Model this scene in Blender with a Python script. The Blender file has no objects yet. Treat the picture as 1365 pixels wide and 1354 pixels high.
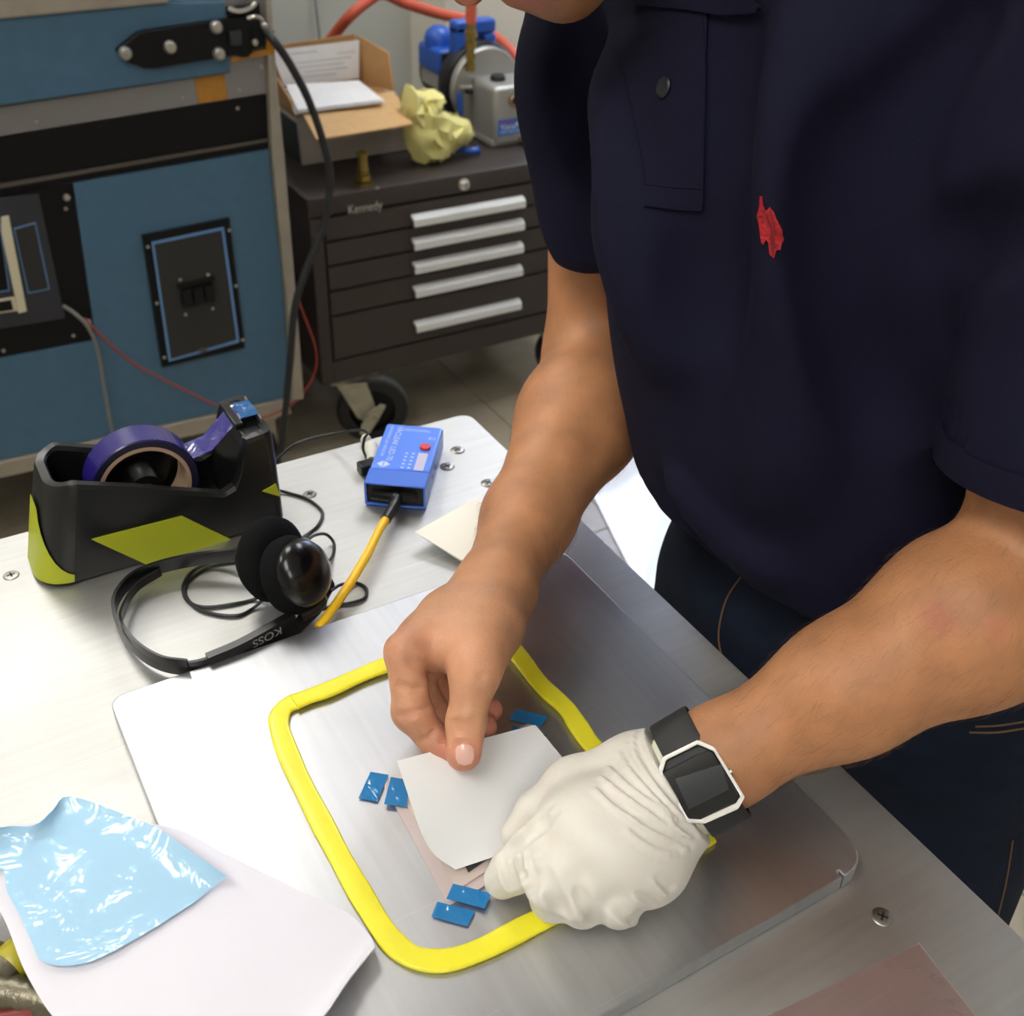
import bpy, bmesh, math, random
import numpy as np
from mathutils import Vector, Matrix
from mathutils.bvhtree import BVHTree

random.seed(4)
sc = bpy.context.scene
COL = sc.collection

# ------------------------------------------------------------------ camera
FPX = 1449.0
CX, CY = 682.5, 677.0
CZ = 1.42                      # camera height, table top is at TZ
TZ = 0.92
_U = np.array([3600.0 - CX, -250.0 - CY, FPX]); _U /= np.linalg.norm(_U)
_V = np.array([-380.0 - CX, -400.0 - CY, FPX]); _V -= _V.dot(_U) * _U; _V /= np.linalg.norm(_V)
_N = np.cross(_U, _V)
R = np.stack([_U, _V, _N])     # camera (right, down, forward) -> world
cam_d = bpy.data.cameras.new('camera'); cam = bpy.data.objects.new('camera', cam_d); COL.objects.link(cam)
cam_d.sensor_width = 36.0
cam_d.lens = FPX / 1365.0 * 36.0
cam_d.clip_start = 0.02; cam_d.clip_end = 50
_m = Matrix.Identity(4)
for i in range(3):
    _m[i][0] = R[i, 0]; _m[i][1] = -R[i, 1]; _m[i][2] = -R[i, 2]
_m[2][3] = CZ
cam.matrix_world = _m
cam_d.dof.use_dof = True; cam_d.dof.focus_distance = 0.62; cam_d.dof.aperture_fstop = 14.0
sc.camera = cam

# ------------------------------------------------------------------ light and exposure
sc.view_settings.view_transform = 'Standard'; sc.view_settings.look = 'None'
sc.view_settings.gamma = 1.0; sc.view_settings.use_curve_mapping = False
sc.view_settings.exposure = -0.62
world = bpy.data.worlds.new('daylight'); sc.world = world; world.use_nodes = True
_bg = world.node_tree.nodes['Background']
_bg.inputs[0].default_value = (0.55, 0.66, 1.0, 1); _bg.inputs[1].default_value = 40.0
LAMP = 17.5                    # emission of the ceiling diffusers (built with the ceiling)
LAMP_COL = (1.0, 0.98, 0.935)

# ------------------------------------------------------------------ measuring helpers (photo pixel -> point of the place)
def ray(x, y): return R @ np.array([(x - CX) / FPX, (y - CY) / FPX, 1.0])
def W(x, y, z=TZ):
    r = ray(x, y); return np.array([0, 0, CZ]) + (z - CZ) / r[2] * r
def WY(x, y, Y):
    r = ray(x, y); return np.array([0, 0, CZ]) + Y / r[1] * r
def WX(x, y, X):
    r = ray(x, y); return np.array([0, 0, CZ]) + X / r[0] * r
def WD(x, y, d): return np.array([0, 0, CZ]) + d * ray(x, y)

# ------------------------------------------------------------------ materials
def lin(c):
    return tuple(((v / 255) / 12.92 if v <= 10 else (((v / 255) + 0.055) / 1.055) ** 2.4) for v in c) + (1.0,)

def mat(name, col, rough=0.5, metal=0.0, var=0.0, vscale=30.0, bump=0.0, bscale=200.0, stretch=(1, 1, 1),
        spec=0.5, coat=0.0, sss=0.0, alpha=1.0, trans=0.0, sheen=0.0, rvar=0.0):
    m = bpy.data.materials.new(name); m.use_nodes = True
    nt = m.node_tree; p = nt.nodes['Principled BSDF']; L = nt.links
    p.inputs['Base Color'].default_value = lin(col)
    p.inputs['Roughness'].default_value = rough; p.inputs['Metallic'].default_value = metal
    p.inputs['Specular IOR Level'].default_value = spec
    p.inputs['Coat Weight'].default_value = coat; p.inputs['Alpha'].default_value = alpha
    p.inputs['Transmission Weight'].default_value = trans
    p.inputs['Sheen Weight'].default_value = sheen
    if sss:
        p.inputs['Subsurface Weight'].default_value = sss
        p.inputs['Subsurface Radius'].default_value = (0.006, 0.0025, 0.0012)
        p.inputs['Subsurface Scale'].default_value = 1.0
    tc = nt.nodes.new('ShaderNodeTexCoord'); mp = nt.nodes.new('ShaderNodeMapping')
    mp.inputs['Scale'].default_value = stretch
    L.new(tc.outputs['Object'], mp.inputs['Vector'])
    if var or rvar:
        n = nt.nodes.new('ShaderNodeTexNoise'); n.inputs['Scale'].default_value = vscale
        n.inputs['Detail'].default_value = 6; L.new(mp.outputs[0], n.inputs['Vector'])
        if var:
            mr = nt.nodes.new('ShaderNodeMapRange')
            mr.inputs[1].default_value = 0.3; mr.inputs[2].default_value = 0.7
            mr.inputs[3].default_value = 1 - var; mr.inputs[4].default_value = 1 + var
            L.new(n.outputs['Fac'], mr.inputs[0])
            vm = nt.nodes.new('ShaderNodeVectorMath'); vm.operation = 'SCALE'
            vm.inputs[0].default_value = lin(col)[:3]; L.new(mr.outputs[0], vm.inputs['Scale'])
            L.new(vm.outputs[0], p.inputs['Base Color'])
        if rvar:
            mr2 = nt.nodes.new('ShaderNodeMapRange')
            mr2.inputs[1].default_value = 0.3; mr2.inputs[2].default_value = 0.7
            mr2.inputs[3].default_value = rough - rvar; mr2.inputs[4].default_value = rough + rvar
            L.new(n.outputs['Fac'], mr2.inputs[0]); L.new(mr2.outputs[0], p.inputs['Roughness'])
    if bump:
        n2 = nt.nodes.new('ShaderNodeTexNoise'); n2.inputs['Scale'].default_value = bscale
        n2.inputs['Detail'].default_value = 4; L.new(mp.outputs[0], n2.inputs['Vector'])
        b = nt.nodes.new('ShaderNodeBump'); b.inputs['Strength'].default_value = bump
        b.inputs['Distance'].default_value = 0.002
        L.new(n2.outputs['Fac'], b.inputs['Height']); L.new(b.outputs[0], p.inputs['Normal'])
    m['p'] = 1
    return m

def aluminium(name, col, rough, streak_dir, marks=0.25):
    """brushed sheet: fine streaks along one axis, cloudy smears, sparse thin scratches"""
    m = bpy.data.materials.new(name); m.use_nodes = True
    nt = m.node_tree; p = nt.nodes['Principled BSDF']; L = nt.links; N = nt.nodes.new
    p.inputs['Metallic'].default_value = 1.0
    tc = N('ShaderNodeTexCoord')
    mp = N('ShaderNodeMapping'); mp.inputs['Scale'].default_value = streak_dir
    L.new(tc.outputs['Object'], mp.inputs['Vector'])
    st = N('ShaderNodeTexNoise'); st.inputs['Scale'].default_value = 1.0; st.inputs['Detail'].default_value = 5
    L.new(mp.outputs[0], st.inputs['Vector'])
    cl = N('ShaderNodeTexNoise'); cl.inputs['Scale'].default_value = 9.0; cl.inputs['Detail'].default_value = 7
    cl.inputs['Distortion'].default_value = 0.6
    L.new(tc.outputs['Object'], cl.inputs['Vector'])
    # thin scratches: narrow bands of a strongly stretched noise
    m2 = N('ShaderNodeMapping'); m2.inputs['Rotation'].default_value = (0, 0, 0.5)
    m2.inputs['Scale'].default_value = (4, 900, 1); L.new(tc.outputs['Object'], m2.inputs['Vector'])
    s2 = N('ShaderNodeTexNoise'); s2.inputs['Scale'].default_value = 1.0; s2.inputs['Detail'].default_value = 1
    L.new(m2.outputs[0], s2.inputs['Vector'])
    cr = N('ShaderNodeMapRange'); cr.inputs[1].default_value = 0.74; cr.inputs[2].default_value = 0.80
    L.new(s2.outputs['Fac'], cr.inputs[0])
    mr = N('ShaderNodeMapRange'); mr.inputs[1].default_value = 0.3; mr.inputs[2].default_value = 0.7
    mr.inputs[3].default_value = 0.86; mr.inputs[4].default_value = 1.06
    ad = N('ShaderNodeMath'); ad.operation = 'MULTIPLY_ADD'; ad.inputs[1].default_value = 0.4
    L.new(st.outputs['Fac'], ad.inputs[0])
    hf = N('ShaderNodeMath'); hf.operation = 'MULTIPLY'; hf.inputs[1].default_value = 0.6
    L.new(cl.outputs['Fac'], hf.inputs[0]); L.new(hf.outputs[0], ad.inputs[2])
    L.new(ad.outputs[0], mr.inputs[0])
    sm = N('ShaderNodeMath'); sm.operation = 'MULTIPLY_ADD'; sm.inputs[1].default_value = marks
    L.new(cr.outputs[0], sm.inputs[0]); L.new(mr.outputs[0], sm.inputs[2])
    vm = N('ShaderNodeVectorMath'); vm.operation = 'SCALE'; vm.inputs[0].default_value = lin(col)[:3]
    L.new(sm.outputs[0], vm.inputs['Scale']); L.new(vm.outputs[0], p.inputs['Base Color'])
    rr = N('ShaderNodeMapRange'); rr.inputs[1].default_value = 0.3; rr.inputs[2].default_value = 0.7
    rr.inputs[3].default_value = rough - 0.05; rr.inputs[4].default_value = rough + 0.07
    L.new(cl.outputs['Fac'], rr.inputs[0]); L.new(rr.outputs[0], p.inputs['Roughness'])
    b = N('ShaderNodeBump'); b.inputs['Strength'].default_value = 0.07; b.inputs['Distance'].default_value = 0.001
    L.new(st.outputs['Fac'], b.inputs['Height']); L.new(b.outputs[0], p.inputs['Normal'])
    return m

def film(name, col, opacity, rough=0.12, bump=0.6, bscale=25.0, gloss=0.25, tint=None, tl_share=0.35):
    """thin plastic film: tinted see-through with a glossy crinkled face"""
    m = bpy.data.materials.new(name); m.use_nodes = True
    nt = m.node_tree; nt.nodes.clear(); N = nt.nodes.new; L = nt.links
    out = N('ShaderNodeOutputMaterial'); tr = N('ShaderNodeBsdfTransparent')
    tr.inputs[0].default_value = lin(tint or col)
    df = N('ShaderNodeBsdfDiffuse'); df.inputs[0].default_value = lin(col)
    tl = N('ShaderNodeBsdfTranslucent'); tl.inputs[0].default_value = lin(col)
    gl = N('ShaderNodeBsdfGlossy'); gl.inputs['Roughness'].default_value = rough
    m0 = N('ShaderNodeMixShader'); m0.inputs[0].default_value = tl_share
    L.new(df.outputs[0], m0.inputs[1]); L.new(tl.outputs[0], m0.inputs[2])
    m1 = N('ShaderNodeMixShader'); m1.inputs[0].default_value = opacity
    L.new(tr.outputs[0], m1.inputs[1]); L.new(m0.outputs[0], m1.inputs[2])
    lw = N('ShaderNodeFresnel'); lw.inputs[0].default_value = 1.5
    ml = N('ShaderNodeMath'); ml.operation = 'MULTIPLY_ADD'; ml.inputs[1].default_value = 0.8; ml.inputs[2].default_value = gloss * 0.2
    L.new(lw.outputs[0], ml.inputs[0])
    m2 = N('ShaderNodeMixShader'); L.new(ml.outputs[0], m2.inputs[0])
    L.new(m1.outputs[0], m2.inputs[1]); L.new(gl.outputs[0], m2.inputs[2])
    if bump:
        tc = N('ShaderNodeTexCoord'); n = N('ShaderNodeTexNoise'); n.inputs['Scale'].default_value = bscale
        n.inputs['Detail'].default_value = 3; n.inputs['Distortion'].default_value = 1.0
        L.new(tc.outputs['Object'], n.inputs['Vector'])
        b = N('ShaderNodeBump'); b.inputs['Strength'].default_value = bump; b.inputs['Distance'].default_value = 0.01
        L.new(n.outputs['Fac'], b.inputs['Height'])
        L.new(b.outputs[0], gl.inputs['Normal']); L.new(b.outputs[0], lw.inputs['Normal'])
    L.new(m2.outputs[0], out.inputs[0])
    return m

def emit(name, col, s):
    m = bpy.data.materials.new(name); m.use_nodes = True
    nt = m.node_tree; nt.nodes.clear()
    o = nt.nodes.new('ShaderNodeOutputMaterial'); e = nt.nodes.new('ShaderNodeEmission')
    e.inputs[0].default_value = tuple(col) + (1,); e.inputs[1].default_value = s
    nt.links.new(e.outputs[0], o.inputs[0]); return m

# ------------------------------------------------------------------ objects
ORG = {}
def tag(o, label=None, cat=None, group=None, kind=None):
    for k, v in (('label', label), ('category', cat), ('group', group), ('kind', kind)):
        if v: o[k] = v
    return o

def thing(name, loc, label, cat, group=None):
    o = bpy.data.objects.new(name, None); COL.objects.link(o)
    o.empty_display_size = 0.05; o.location = loc; ORG[o] = np.array(loc, float)
    return tag(o, label, cat, group)

def link(name, me, m, parent=None, smooth=True, angle=38, origin=None):
    n = len(me.vertices); co = np.empty(n * 3, np.float32); me.vertices.foreach_get('co', co); co = co.reshape(-1, 3)
    lo, hi = co.min(0), co.max(0)
    c = np.array(origin) if origin is not None else np.array([(lo[0] + hi[0]) / 2, (lo[1] + hi[1]) / 2, lo[2] if parent is None else (lo[2] + hi[2]) / 2])
    co = (co - c).astype(np.float32); me.vertices.foreach_set('co', co.ravel()); me.update()
    for mm in (m if isinstance(m, (list, tuple)) else [m]): me.materials.append(mm)
    if smooth:
        me.polygons.foreach_set('use_smooth', np.ones(len(me.polygons), bool)); me.set_sharp_from_angle(angle=math.radians(angle))
    o = bpy.data.objects.new(name, me); COL.objects.link(o)
    po = ORG[parent] if parent is not None else np.zeros(3)
    o.location = c - po; ORG[o] = c
    if parent is not None: o.parent = parent
    return o

class G:
    """collects geometry in place coordinates"""
    def __init__(s): s.bm = bmesh.new(); s.flat = False
    def poly(s, pts): return s.bm.faces.new([s.bm.verts.new(tuple(p)) for p in pts])
    def raw(s, v, f):
        vs = [s.bm.verts.new(tuple(p)) for p in v]
        for q in f:
            try: s.bm.faces.new([vs[i] for i in q])
            except ValueError: pass
        return s
    def box(s, lo, hi, bevel=0.0, seg=2, M=None):
        b = bmesh.new(); bmesh.ops.create_cube(b, size=1.0)
        lo, hi = np.array(lo, float), np.array(hi, float)
        for v in b.verts: v.co = Vector((lo + hi) / 2 + np.array(v.co) * (hi - lo))
        if bevel: s.flat = True; bmesh.ops.bevel(b, geom=b.edges[:], offset=bevel, segments=seg, affect='EDGES', profile=0.5)
        return s.add(b, M)
    def add(s, b, M=None):
        b.verts.index_update()
        mp = [s.bm.verts.new(tuple(M @ v.co) if M is not None else v.co[:]) for v in b.verts]
        for f in b.faces:
            try: s.bm.faces.new([mp[v.index] for v in f.verts])
            except ValueError: pass
        b.free(); return s
    def prism(s, pts, off, bevel=0.0, seg=2, only_front=False):
        """polygon pts (list of 3D) extruded by vector off"""
        b = bmesh.new(); n = len(pts); off = np.array(off, float)
        a = [b.verts.new(tuple(p)) for p in pts]; c = [b.verts.new(tuple(np.array(p) + off)) for p in pts]
        b.faces.new(a); b.faces.new(c[::-1])
        for i in range(n): b.faces.new([a[i], c[i], c[(i + 1) % n], a[(i + 1) % n]])
        bmesh.ops.recalc_face_normals(b, faces=b.faces[:])
        if bevel:
            s.flat = True; es = b.edges[:] if not only_front else [e for e in b.edges if e.verts[0] in c and e.verts[1] in c]
            bmesh.ops.bevel(b, geom=es, offset=bevel, segments=seg, affect='EDGES', profile=0.5)
        return s.add(b)
    def tube(s, path, r, n=10, sec=None, up=None, closed=False, cap=True):
        """round (r, or one r per point) or given 2D section along a path"""
        P = np.array(path, float); k = len(P)
        T = np.gradient(P, axis=0) if not closed else (np.roll(P, -1, 0) - np.roll(P, 1, 0))
        T /= np.linalg.norm(T, axis=1)[:, None] + 1e-12
        rs = np.full(k, r) if np.isscalar(r) else np.array(r, float)
        if sec is None: sec = [(math.cos(2 * math.pi * i / n), math.sin(2 * math.pi * i / n)) for i in range(n)]
        n = len(sec)
        a = np.array(up, float) if up is not None else (np.array([0, 0, 1.0]) if abs(T[0][2]) < 0.9 else np.array([1.0, 0, 0]))
        rings = []
        for i in range(k):
            if up is not None: a = np.array(up[i] if np.ndim(up) == 2 else up, float)
            y = a - a.dot(T[i]) * T[i]; y /= np.linalg.norm(y) + 1e-12
            x = np.cross(y, T[i])
            if up is None: a = y
            rings.append([s.bm.verts.new(tuple(P[i] + rs[i] * (u * x + w * y))) for u, w in sec])
        for i in range(k if closed else k - 1):
            A, B = rings[i], rings[(i + 1) % k]
            for j in range(n): s.bm.faces.new([A[j], A[(j + 1) % n], B[(j + 1) % n], B[j]])
        if cap and not closed:
            s.bm.faces.new(rings[0][::-1]); s.bm.faces.new(rings[-1])
        return s
    def lathe(s, prof, org, axis=(0, 0, 1), n=24, ring=False):
        """profile of (radius, height) about an axis; ring=True closes the profile on itself"""
        z = np.array(axis, float); z /= np.linalg.norm(z)
        x = np.cross(z, [0, 0, 1.0]) if abs(z[2]) < 0.9 else np.cross(z, [0, 1.0, 0]); x /= np.linalg.norm(x); y = np.cross(z, x)
        org = np.array(org, float); rings = []
        for r, h in prof:
            if r < 1e-6: rings.append([s.bm.verts.new(tuple(org + h * z))])
            else: rings.append([s.bm.verts.new(tuple(org + h * z + r * (math.cos(2 * math.pi * i / n) * x + math.sin(2 * math.pi * i / n) * y))) for i in range(n)])
        pairs = list(zip(rings, rings[1:])) + ([(rings[-1], rings[0])] if ring else [])
        for A, B in pairs:
            for j in range(n):
                q = [A[j % len(A)], A[(j + 1) % len(A)], B[(j + 1) % len(B)], B[j % len(B)]]
                u = []
                for v in q:
                    if v not in u: u.append(v)
                if len(u) > 2:
                    try: s.bm.faces.new(u)
                    except ValueError: pass
        return s
    def sheet(s, pts, th):
        """pts: (nu, nv, 3) grid, given thickness along its normals"""
        P = np.array(pts, float); du = np.gradient(P, axis=0); dv = np.gradient(P, axis=1)
        nn = np.cross(du, dv); nn /= np.linalg.norm(nn, axis=2)[..., None] + 1e-12
        nu, nv = P.shape[:2]
        A = [[s.bm.verts.new(tuple(P[i, j] + nn[i, j] * th / 2)) for j in range(nv)] for i in range(nu)]
        B = [[s.bm.verts.new(tuple(P[i, j] - nn[i, j] * th / 2)) for j in range(nv)] for i in range(nu)]
        for i in range(nu - 1):
            for j in range(nv - 1):
                s.bm.faces.new([A[i][j], A[i + 1][j], A[i + 1][j + 1], A[i][j + 1]])
                s.bm.faces.new([B[i][j], B[i][j + 1], B[i + 1][j + 1], B[i + 1][j]])
        for i in range(nu - 1):
            s.bm.faces.new([A[i][0], B[i][0], B[i + 1][0], A[i + 1][0]]); s.bm.faces.new([A[i][-1], A[i + 1][-1], B[i + 1][-1], B[i][-1]])
        for j in range(nv - 1):
            s.bm.faces.new([A[0][j], A[0][j + 1], B[0][j + 1], B[0][j]]); s.bm.faces.new([A[-1][j], B[-1][j], B[-1][j + 1], A[-1][j + 1]])
        return s
    def obj(s, name, m, parent=None, smooth=True, angle=38, fix=True, origin=None):
        if fix: bmesh.ops.recalc_face_normals(s.bm, faces=s.bm.faces[:])
        me = bpy.data.meshes.new(name); s.bm.to_mesh(me); s.bm.free()
        o = link(name, me, m, parent, smooth, angle, origin)
        if s.flat and smooth:                    # broad faces of a bevelled solid stay flat
            ar = np.array([p.area for p in me.polygons]); me.polygons.foreach_set('use_smooth', ar < .03 * ar.sum())
        return o

def cr(pts, n=8, closed=False):
    """Catmull-Rom through the points"""
    P = [np.array(p, float) for p in pts]; out = []
    k = len(P); rng = range(k if closed else k - 1)
    for i in rng:
        p1, p2 = P[i], P[(i + 1) % k]
        p0 = P[i - 1] if (i > 0 or closed) else 2 * p1 - p2
        p3 = P[(i + 2) % k] if (i + 2 < k or closed) else 2 * p2 - p1
        for t in np.arange(n) / n:
            out.append(0.5 * ((2 * p1) + (-p0 + p2) * t + (2 * p0 - 5 * p1 + 4 * p2 - p3) * t * t + (-p0 + 3 * p1 - 3 * p2 + p3) * t ** 3))
    if not closed: out.append(P[-1])
    return np.array(out)

def nrm(v): v = np.array(v, float); return v / np.linalg.norm(v)

def text(name, s, org, ex, ey, h, m, parent, th=0.0002, width=None):
    """flat print: text mesh whose baseline starts at org, along ex, upright ey, letter height h"""
    cu = bpy.data.curves.new(name, 'FONT'); cu.body = s; cu.size = 1.0; cu.extrude = 0.0
    t = bpy.data.objects.new(name, cu); COL.objects.link(t)
    bpy.context.view_layer.update()
    me = bpy.data.meshes.new_from_object(t.evaluated_get(bpy.context.evaluated_depsgraph_get()))
    bpy.data.objects.remove(t); bpy.data.curves.remove(cu)
    n = len(me.vertices); co = np.empty(n * 3, np.float32); me.vertices.foreach_get('co', co); co = co.reshape(-1, 3)
    ex, ey = nrm(ex), nrm(ey); nz = np.cross(ex, ey); sc_ = h / 0.7
    sx = sc_ if width is None else width / max(1e-6, co[:, 0].max() - co[:, 0].min())
    x0 = co[:, 0].min()
    new = np.array(org) + (co[:, :1] - x0) * sx * ex + co[:, 1:2] * sc_ * ey + nz * th
    me.vertices.foreach_set('co', new.astype(np.float32).ravel()); me.update()
    return link(name, me, m, parent, smooth=False)

def copy_tree(o, parent=None):
    c = o.copy(); COL.objects.link(c); c.parent = parent
    ORG[c] = ORG[o]
    for ch in list(o.children): copy_tree(ch, c)
    return c
# ================================================================== the room
M_wall = mat('wall_paint', (212, 207, 192), 0.75, var=0.02, vscale=3)
M_wall2 = mat('wall_paint_shaded', (186, 186, 174), 0.75, var=0.02, vscale=3)  # greyer copy of the wall paint, shade of the back stretch in its colour
M_ceil = mat('ceiling_tile', (238, 236, 228), 0.9, bump=0.2, bscale=60)
M_floor = mat('floor_tile', (158, 146, 126), 0.22, var=0.10, vscale=14, rvar=0.05, coat=0.3)
M_joint = mat('floor_joint', (96, 86, 72), 0.8)
M_white = mat('white_enamel', (235, 235, 232), 0.4)
X0, X1, Y0, Y1, ZC = -2.6, 3.4, -2.6, 2.95, 2.75

def struct(name, g, m, parent=None):
    o = g.obj(name, m, parent)
    if parent is None: o['kind'] = 'structure'
    return o

g = G(); g.box((X0 - .1, Y0 - .1, -0.12), (X1 + .1, Y1 + .1, -0.006)); fl = struct('floor', g, M_joint)
# tiles 305 mm square, each a piece, where the photo lets one tell them apart; the rest joined
tile_me = None; T = 0.305; rest = G()
near = []
for i in range(-9, 12):
    for j in range(-9, 10):
        x, y = i * T, j * T
        if x < X0 or y < Y0 or x + T > X1 or y + T > Y1: continue
        if 0.2 < x < 2.2 and 0.2 < y < 2.9: near.append((x, y))
        else: rest.box((x + .001, y + .001, -0.006), (x + T - .001, y + T - .001, 0.0))
o = rest.obj('floor_tile_field', M_floor, fl); o['kind'] = 'stuff'
first = None
for x, y in near:
    if first is None:
        first = G().box((x + .001, y + .001, -0.006), (x + T - .001, y + T - .001, 0.0), 0.0008, 1).obj('floor_tile', M_floor, fl)
        fx, fy = x, y
    else:
        c = first.copy(); COL.objects.link(c); c.parent = fl
        c.location = first.location + Vector((x - fx, y - fy, 0))

XC = WY(548, 60, Y1)[0]            # the inner corner seen behind the pump
YR = 2.80                          # the right-hand stretch of wall stands forward
XR = WY(594, 60, YR)[0]
WIN = (1.95, 3.05, 0.95, 2.15)     # window in that stretch, outside the frame to the upper right
struct('wall_back', G().box((X0 - .1, Y1, 0), (XC, Y1 + .1, ZC)), M_wall2)
g = G()
g.prism([(XC, Y1 + .1, 0), (XC, Y1, 0), (XR, YR, 0), (WIN[0], YR, 0), (WIN[0], Y1 + .1, 0)], (0, 0, ZC))
g.box((WIN[0], YR, 0), (WIN[1], Y1 + .1, WIN[2])); g.box((WIN[0], YR, WIN[3]), (WIN[1], Y1 + .1, ZC))
g.box((WIN[1], YR, 0), (X1 + .1, Y1 + .1, ZC))
struct('wall_back_right', g, M_wall)
struct('wall_front', G().box((X0 - .1, Y0 - .1, 0), (X1 + .1, Y0, ZC)), M_wall)
struct('wall_left', G().box((X0 - .1, Y0, 0), (X0, Y1, ZC)), M_wall)
struct('wall_right', G().box((X1, Y0, 0), (X1 + .1, YR, ZC)), M_wall)
ce = struct('ceiling', G().box((X0 - .1, Y0 - .1, ZC), (X1 + .1, Y1 + .1, ZC + .1)), M_ceil)
M_base = mat('vinyl_baseboard', (70, 62, 54), 0.5)
struct('baseboard_back', G().box((X0, Y1 - .006, 0), (XC - .01, Y1, .1)), M_base)
struct('baseboard_right', G().box((XR + .01, YR - .006, 0), (X1, YR, .1)), M_base)
# window
wn = bpy.data.objects.new('window_1', None); COL.objects.link(wn); wn.location = (WIN[0], YR, WIN[2]); ORG[wn] = np.array([WIN[0], YR, WIN[2]]); wn['kind'] = 'structure'
g = G()
for a, b in (((WIN[0], YR + .02, WIN[2]), (WIN[0] + .05, YR + .08, WIN[3])), ((WIN[1] - .05, YR + .02, WIN[2]), (WIN[1], YR + .08, WIN[3])),
             ((WIN[0] + .05, YR + .02, WIN[2]), (WIN[1] - .05, YR + .08, WIN[2] + .05)), ((WIN[0] + .05, YR + .02, WIN[3] - .05), (WIN[1] - .05, YR + .08, WIN[3])),
             (((WIN[0] + WIN[1]) / 2 - .02, YR + .03, WIN[2] + .05), ((WIN[0] + WIN[1]) / 2 + .02, YR + .07, WIN[3] - .05))):
    g.box(a, b, .004)
g.obj('window_frame', M_white, wn)
G().box((WIN[0] - .03, YR - .05, WIN[2] - .03), (WIN[1] + .03, YR + .02, WIN[2]), .005).obj('window_sill', M_white, wn)
M_glass = film('window_glass', (255, 255, 255), 0.0, 0.02, 0, tint=(250, 252, 252))
G().box((WIN[0] + .05, YR + .048, WIN[2] + .05), (WIN[1] - .05, YR + .052, WIN[3] - .05)).obj('window_pane', M_glass, wn)
pl = bpy.data.lights.new('window_portal', 'AREA'); pl.shape = 'RECTANGLE'; pl.size = WIN[1] - WIN[0]; pl.size_y = WIN[3] - WIN[2]
pl.cycles.is_portal = True
po = bpy.data.objects.new('window_portal', pl); COL.objects.link(po)
po.location = ((WIN[0] + WIN[1]) / 2, Y1 + .09, (WIN[2] + WIN[3]) / 2); po.rotation_euler = (math.radians(-90), 0, 0)
# ceiling lights: frame, diffuser
M_diff = emit('lit_diffuser', LAMP_COL, LAMP)
M_cool = emit('lit_diffuser_cool', (0.86, 0.90, 1.0), LAMP * 1.35)   # cooler tubes by the window
LIGHTS = [(-1.5, 2.2), (0.10, 2.2), (1.75, 2.1), (-0.75, 0.15), (-0.6, -1.4)]
LWHERE = ['above the blue cabinet at its left end', 'above the front of the blue cabinet', 'nearest the window', 'left of the work table', 'furthest from the window, behind the viewer']
for i, (x, y) in enumerate(LIGHTS):
    t = thing('ceiling_light', (x, y, ZC - .03), 'fluorescent ceiling light ' + LWHERE[i], 'light', 'fluorescent ceiling lights')
    g = G(); w, d = .31, .61
    for a, b in (((-w, -d), (-w + .03, d)), ((w - .03, -d), (w, d)), ((-w + .03, -d), (w - .03, -d + .03)), ((-w + .03, d - .03), (w - .03, d))):
        g.box((x + a[0], y + a[1], ZC - .03), (x + b[0], y + b[1], ZC - .001), .003)
    g.obj('frame', M_white, t)
    G().box((x - w + .03, y - d + .03, ZC - .012), (x + w - .03, y + d - .03, ZC - .004)).obj('diffuser', M_cool if i == 2 else M_diff, t)
# ================================================================== blue equipment cabinet at the left
YCAB = 2.0
M_blue = mat('blue_paint', (68, 103, 128), 0.45, var=0.05, vscale=40, bump=0.08, bscale=900)
M_alu_grey = mat('grey_anodised_aluminium', (152, 150, 150), 0.45, metal=0.75, var=0.04, vscale=10)
M_alu_tan = mat('worn_aluminium_post', (172, 164, 150), 0.5, metal=0.6, var=0.08, vscale=20)
M_black = mat('black_paint', (13, 13, 14), 0.5, spec=.25)
M_black2 = mat('black_plastic', (12, 12, 13), 0.4, spec=.3)
M_char = mat('charcoal_panel', (44, 45, 52), 0.55)
M_line = mat('light_blue_print', (98, 140, 190), 0.5)
M_steel = mat('screw_steel', (205, 200, 190), 0.3, metal=0.9)
M_kapton = mat('amber_tape', (176, 120, 30), 0.25, var=0.15, vscale=50, coat=0.5)
M_beige = mat('beige_plastic', (205, 198, 170), 0.5)
nY = np.array([0, -1.0, 0])
def C(px, py, off=0.0): return WY(px, py, YCAB - off)
def cp(g, pts, th, off=0.0, bevel=0.0, Y=YCAB):
    """plate on the plane Y whose outline is measured in the photo; front face stands off+th proud"""
    P = [WY(x, y, Y) for x, y in pts]
    P = [np.array([p[0], Y - off, p[2]]) for p in P]
    return g.prism(P, nY * th, bevel, 2, True)
pr = C(396, 525); xr = pr[0]
cab = thing('equipment_cabinet', (0.2, 2.2, 0.2), 'blue and grey metal equipment cabinet with black latch, standing behind the table at left', 'cabinet')
zb = C(390, 540)[2]; XL = -0.9
G().box((XL, YCAB + .002, zb), (xr - .004, YCAB + .62, 1.62), .004).obj('cabinet_body', M_alu_grey, cab)
# right post and bottom rail
post = [(346, -160), (349, 0), (354, 118), (357, 189), (378, 400), (386, 528), (401, 527), (391, 400), (375, 207), (366, 118), (357, 0), (353, -160)]
cp(G(), post, .02, 0, .003).obj('post', M_alu_tan, cab)
cp(G(), [(-420, 704), (381, 528), (386, 548), (-420, 725)], .014, 0, .003).obj('bottom_rail', M_alu_tan, cab)
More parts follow.
